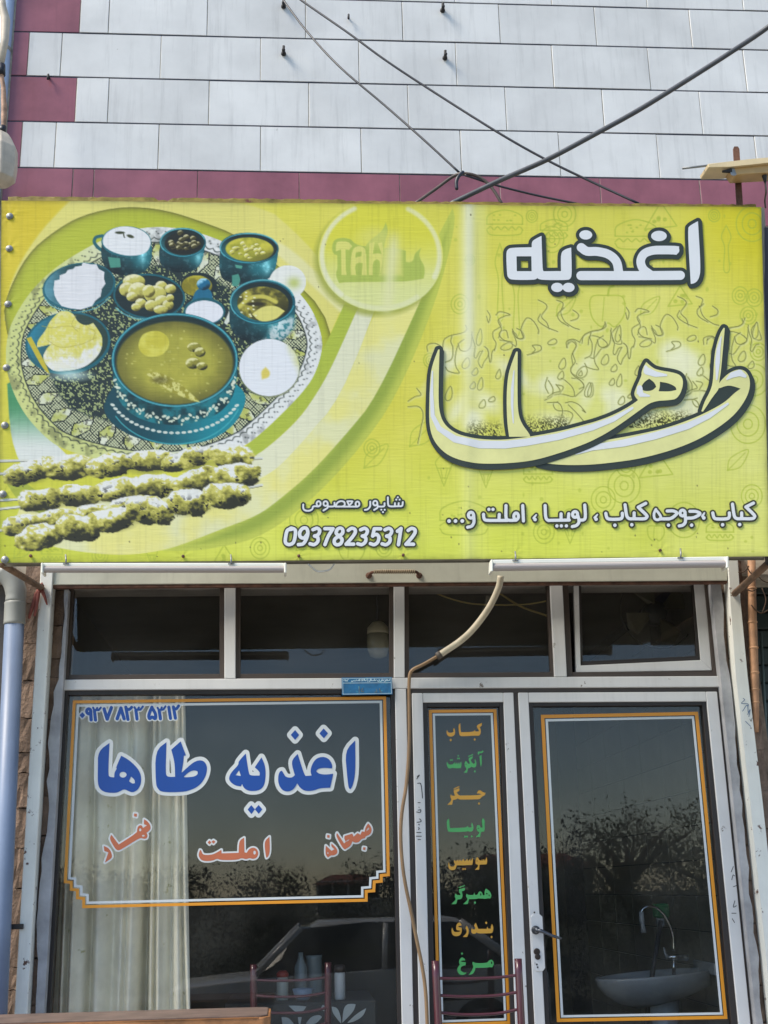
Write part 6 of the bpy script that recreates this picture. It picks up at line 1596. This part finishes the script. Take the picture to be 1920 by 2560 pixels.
tag(tube('mop_handle', [P8(905, 1545), P8(850, 1900), P8(800, 2300)], .014, M('dark_pole', (44, 46, 52), .6, .1), None, 8), 'dark pole leaning against the tiles behind the basin', 'pole')
# hanging jar lamp and ceiling wire behind the transoms
YH = .55
lc = up(945, 1600, YH)
hl = thing('pendant_lamp', 'cream jar-shaped pendant lamp hanging behind the transom', 'lamp', lc)
px1m = (up(972, 1600, YH).x - up(918, 1600, YH).x) / 2
lathe('shade', [(px1m * .3, .105), (px1m * .55, .10), (px1m * .95, .07), (px1m, .045), (px1m * 1.0, .035)], lc, M('cream_lampshade', (186, 178, 150), .4, .1, 5), hl)
lathe('globe', [(px1m * .99, .033), (px1m * 1.03, -.02), (px1m * .98, -.06), (px1m * .75, -.095), (px1m * .3, -.105)], lc, M('globe_glass', (150, 148, 130), .25, .05, 5), hl)
tube('cord', [lc + Vector((0, 0, .1)), (lc.x, lc.y, 3.45)], .006, CBL, hl, 6)
tag(tube('ceiling_wire', [up(1050, 1466, .4), up(1130, 1498, .4), up(1200, 1511, .4), up(1310, 1511, .4), up(1380, 1500, .4)], .0045, M('yellow_wire', (170, 150, 90), .6, .1), None, 6, 5), 'sagging yellowish wire seen through the transom by the conduit', 'wire')
tag(tube('ceiling_wire', [up(1245, 1480, .45), up(1300, 1515, .45), up(1372, 1541, .45)], .006, M('yellow_wire', (170, 150, 90)), None, 6, 5), 'short slanting yellowish wire seen behind the conduit', 'wire')
# wall fan on the tiles
fn = thing('wall_fan', 'dark wall fan seen through the tilted transom sash', 'fan', up(1640, 1560, .9))
fc = up(1640, 1530, .9)
lathe('motor', [(.06, -.02), (.075, .02), (.07, .1), (.04, .14)], fc, M('fan_dark', (60, 62, 56), .5, .1), fn, 'Y')
for k in range(4):
    a = k * math.pi / 2 + .5
    bm = bmesh.new()
    q_ = [fc + Vector((math.cos(a + d_) * r_, -.03 + .02 * s_, math.sin(a + d_) * r_)) for r_, d_, s_ in ((.05, -.3, 0), (.19, -.45, 0), (.21, 0, 1), (.19, .35, 1), (.05, .3, 1))]
    bm_prism(bm, q_, [v_ + Vector((0, .004, 0)) for v_ in q_]); from_bm('blade', bm, M('fan_blade', (96, 92, 70), .5, .1), fn)
bm = bmesh.new()
bm_tube(bm, [fc + Vector((math.cos(t) * .23, -.03, math.sin(t) * .23)) for t in np.linspace(0, 2 * math.pi, 25)], .005, 6)
from_bm('guard', bm, M('fan_dark', (60, 62, 56)), fn, True)
tube('arm', [fc + Vector((0, .12, 0)), Vector((IX1 - .02, fc.y + .2, fc.z - .05))], .02, M('fan_dark', (60, 62, 56)), fn, 8)
# indoor chair, table with cloth, crockery
chair('maroon metal chair inside, drawn up to the cloth-covered table', 634, 820, 2408, .42, FLO, -1)
it = thing('dining_table', 'indoor table under a dark cloth printed with pale leaves', 'table', (up(760, 2540, .95).x, 1.1, FLO))
tz2 = up(760, 2506, .78).z
tx0, tx1 = up(560, 2510, .8).x, up(940, 2510, .8).x
box('cloth', tx0, tx1, .78, 1.5, tz2 - .3, tz2, M('dark_cloth', (62, 66, 66), .8, .15, 6), it, .008)
for x in (tx0 + .06, tx1 - .06):
    for y in (.85, 1.43): box('leg', x - .02, x + .02, y - .02, y + .02, FLO, tz2 - .3, RUST, it, .002)
LEAF = M('leaf_print', (196, 206, 204), .7, .1, 8)
g = Glyph(600, 2350, .2411)
for pl in ([(500, 680), (600, 680), (690, 690), (640, 760), (600, 770)], [(830, 720), (860, 670), (885, 690), (880, 740)], [(950, 690), (1010, 700), (1045, 790), (1050, 870), (960, 760)], [(1060, 860), (1070, 720), (1110, 660), (1200, 665), (1180, 740)], [(1110, 860), (1200, 770), (1310, 705), (1280, 790), (1180, 850)],
           [(430, 800), (500, 800), (560, 870), (440, 880)], [(600, 800), (640, 800), (625, 880), (610, 880)], [(680, 870), (740, 790), (830, 775), (850, 800), (780, 880)]):
    g2 = Glyph(600, 2350, .2411).p(*pl)
    letter(g2, .7785, LEAF, it, 0, 'leaf_print', 1.2)
def crock(name, label, cat, px_, ybase, prof, mt, Y_=.9, lid=None):
    c = up(px_, ybase, Y_); c = Vector((c.x, Y_, tz2))
    t = thing(name, label, cat, c)
    lathe('body', prof, c, mt, t)
    if lid: lathe('lid', lid[0], c, lid[1], t)
    return t
crock('jar', 'pale jar with a red lid on the indoor table', 'jar', 706, 2500, [(.03, .001), (.032, .01), (.032, .1), (.026, .12)], M('pale_ceramic', (176, 180, 170), .3, .06), .95, ([(.033, .121), (.034, .14), (.02, .155)], M('red_lid', (160, 56, 48), .4, .1)))
crock('bowl', 'pale blue bowl on the indoor table between jar and flask', 'bowl', 757, 2500, [(.03, .001), (.045, .02), (.058, .06), (.055, .06), (.04, .02)], M('blue_ceramic', (150, 170, 194), .3, .06), .92)
crock('flask', 'white steel flask with a brown cap on the indoor table', 'flask', 850, 2500, [(.027, .001), (.029, .01), (.029, .13), (.027, .14)], M('flask_white', (206, 208, 206), .3, .06), .9, ([(.03, .141), (.03, .175), (.02, .18)], M('cap_brown', (70, 60, 56), .5, .1)))
CLG = M('bottle_plastic', (130, 140, 140), .2, .05, 5)
crock('bottle', 'clear plastic bottle standing on the indoor table beside the bowl', 'bottle', 752, 2500, [(.035, .001), (.036, .02), (.036, .16), (.016, .21), (.014, .24)], CLG, 1.12)
crock('pitcher', 'taller clear pitcher standing on the indoor table behind the bowl', 'pitcher', 785, 2500, [(.045, .001), (.048, .02), (.046, .2), (.05, .22), (.044, .22)], CLG, 1.2)

# ==================================================================================================== across the street (seen only as reflections)
car = thing('parked_car', 'silver hatchback parked across the street, mirrored in the window', 'car', (.65, -7.75, 0))
CARP = M('silver_paint', (240, 239, 236), .3, .04, 3, coat=.5); CGL = M('car_glass', (24, 28, 30), .08, 0); TYR = M('tyre', (30, 30, 30), .9, .1)
cxx, cyy = .65, -7.75
def carbody(secs, mt, name, par):
    bm = bmesh.new(); rings = []
    for x, hw_b, zb, hw_t, zt in secs:
        rings.append([bm.verts.new((cxx + x, cyy + s_ * w_, z)) for s_, w_, z in ((-1, hw_b, zb), (-1, (hw_b + hw_t) / 2 * 1.02, (zb + zt) / 2), (-1, hw_t, zt), (1, hw_t, zt), (1, (hw_b + hw_t) / 2 * 1.02, (zb + zt) / 2), (1, hw_b, zb))])
    for a, b in zip(rings[:-1], rings[1:]):
        for k in range(6): bm.faces.new((a[k], a[(k + 1) % 6], b[(k + 1) % 6], b[k]))
    bm.faces.new(rings[0][::-1]); bm.faces.new(rings[-1]); bevel_bm(bm, .02, 2)
    return from_bm(name, bm, mt, par, True)
cb = carbody([(-2.0, .72, .32, .70, .62), (-1.9, .80, .25, .76, .78), (-1.1, .82, .22, .80, .86), (.4, .83, .22, .81, .94), (1.6, .82, .24, .80, .95), (1.95, .74, .34, .72, .85)], CARP, 'body', car)
carbody([(-1.06, .76, .88, .62, .90), (-.62, .78, .90, .62, 1.36), (.1, .78, .92, .64, 1.42), (1.0, .78, .93, .63, 1.40), (1.6, .76, .93, .60, 1.22), (1.75, .74, .93, .66, .96)], CGL, 'cabin_glass', car)
bm = bmesh.new(); bm_prism(bm, [(cxx - .5, cyy - .62, 1.37), (cxx + 1.1, cyy - .62, 1.40), (cxx + 1.1, cyy + .62, 1.40), (cxx - .5, cyy + .62, 1.37)], [(cxx - .4, cyy - .56, 1.43), (cxx + 1.0, cyy - .56, 1.45), (cxx + 1.0, cyy + .56, 1.45), (cxx - .4, cyy + .56, 1.43)]); bevel_bm(bm, .015, 2); from_bm('roof', bm, CARP, car, True)
for s_ in (-1, 1):
    tube('front_pillar', [(cxx - 1.06, cyy + s_ * .77, .9), (cxx - .60, cyy + s_ * .635, 1.37)], .035, CARP, car, 8)
    tube('middle_pillar', [(cxx + .25, cyy + s_ * .79, .93), (cxx + .28, cyy + s_ * .65, 1.40)], .03, CARP, car, 8)
    tube('rear_pillar', [(cxx + 1.65, cyy + s_ * .76, .94), (cxx + 1.05, cyy + s_ * .64, 1.40)], .05, CARP, car, 8)
    for x in (-1.25, 1.25):
        wh = lathe('wheel', [(.30, -.09), (.31, -.07), (.31, .07), (.30, .09)], (cxx + x, cyy + s_ * .76, .31), TYR, car, 'Y')
        lathe('rim', [(.20, -.1), (.19, 0), (.20, .1)], (cxx + x, cyy + s_ * .76, .31), SCR, wh, 'Y')
    box('headlight', cxx - 1.99, cxx - 1.88, cyy + s_ * .58 - .12, cyy + s_ * .58 + .12, .6, .72, POR, car, .02)
car.scale = (1, 1, .93)
BARK = M('bark', (96, 80, 64), .95, .25, 8, .5, 30)
LEAFS = [M('foliage_dark', (44, 60, 32), .7, .3, 6), M('foliage_mid', (54, 70, 36), .7, .3, 6)]
def tree(label, x, y, h, rx, seed, mt):
    r_ = random.Random(seed); t = thing('tree', label, 'tree', (x, y, -.02), 'trees across the street')
    bm = bmesh.new(); bm_tube(bm, catmull([(x, y, -.02), (x + .1, y, h * .25), (x - .05, y + .1, h * .5), (x, y, h * .75)], 4), [.17, .16, .15, .14, .13, .12, .11, .1, .09, .08, .06, .05, .03], 8)
    for k in range(7):
        a = r_.uniform(0, 6.28); z0 = h * r_.uniform(.25, .6)
        bm_tube(bm, [(x, y, z0), (x + rx * .35 * math.cos(a), y + rx * .35 * math.sin(a), z0 + h * .15), (x + rx * .7 * math.cos(a), y + rx * .7 * math.sin(a), z0 + h * .24)], [.06, .04, .015], 6)
    from_bm('trunk', bm, BARK, t, True)
    n = 17000; vs = []; fs = []
    cl_ = [(r_.gauss(0, .42) * rx, r_.gauss(0, .42) * rx, h * r_.uniform(.05, .9)) for _ in range(60)]
    for i in range(n):
        c = r_.choice(cl_); f = .33 * rx
        p = Vector((x + c[0] + r_.gauss(0, f * .42), y + c[1] + r_.gauss(0, f * .42), max(.05, c[2] + r_.gauss(0, f * .34))))
        u_ = Vector((r_.uniform(-1, 1), r_.uniform(-1, 1), r_.uniform(-1, 1))).normalized(); w__ = u_.cross(Vector((r_.uniform(-1, 1), r_.uniform(-1, 1), 1))).normalized(); s_ = r_.uniform(.016, .04)
        k = len(vs); vs += [p - u_ * s_, p + w__ * s_ * .5, p + u_ * s_, p - w__ * s_ * .5]; fs.append((k, k + 1, k + 2, k + 3))
    me = bpy.data.meshes.new('crown'); me.from_pydata([tuple(v_) for v_ in vs], [], fs); link('crown', me, mt, t)
TREES = ((-6.6, -13.5, 2.6, 1.7, 'dark bushy tree across the street, first of the row'), (-4.2, -12.8, 2.2, 1.4, 'low rounded tree across the street beside the dark bushy one'), (-2.2, -12.6, 2.0, 1.3, 'low bushy tree across the street behind the parked car bonnet'),
         (-0.2, -12.8, 2.0, 1.3, 'low bushy tree across the street behind the parked car roof'), (1.8, -12.7, 2.05, 1.3, 'low bushy tree across the street behind the parked car boot'), (3.4, -12.8, 2.2, 1.3, 'middle-sized tree across the street facing the narrow pane'),
         (5.0, -12.8, 2.9, 1.4, 'tall full tree across the street facing the door'), (6.8, -13.0, 2.5, 1.5, 'leafy tree across the street next to the tall full one'), (9.0, -13.5, 2.8, 1.7, 'broad tree at the end of the row across the street'))
for i, (x, y, h, rx, lb) in enumerate(TREES):
    tree(lb, x, y, h, rx, 100 + i, LEAFS[i % 2])
def house(label, x, y, w_, d_, h, rh):
    t = thing('house', label, 'house', (x, y, -.02))
    wl = box('wall', x - w_ / 2, x + w_ / 2, y - d_, y, -.02, h, M('house_wall', (190, 180, 164), .9, .1, 1), t, 0)
    bm = bmesh.new(); e = .4
    bm_prism(bm, [(x - w_ / 2 - e, y + e, h), (x + w_ / 2 + e, y + e, h), (x + w_ / 2 - 1, y - d_ / 2, h + rh), (x - w_ / 2 + 1, y - d_ / 2, h + rh)], [(x - w_ / 2 - e, y - d_ - e, h), (x + w_ / 2 + e, y - d_ - e, h), (x + w_ / 2 - 1, y - d_ / 2 - .02, h + rh), (x - w_ / 2 + 1, y - d_ / 2 - .02, h + rh)])
    from_bm('roof', bm, M('red_roof', (150, 84, 66), .8, .15, 2), t)
    for k in range(4):
        xx = x - w_ / 2 + (k + .5) * w_ / 4
        f_ = box('window', xx - .5, xx + .5, y, y + .05, 1.0, 2.2, M('win_frame', (220, 218, 210), .5, .05), t, .01)
        box('pane', xx - .42, xx + .42, y + .051, y + .055, 1.08, 2.12, CGL, f_, 0)
house('low house with a red tiled roof far across the street', 14.0, -70, 7, 6, 2.6, .9)
house('pale house with a red roof far behind the low trees', 3.4, -78, 4, 5, 2.0, .6)
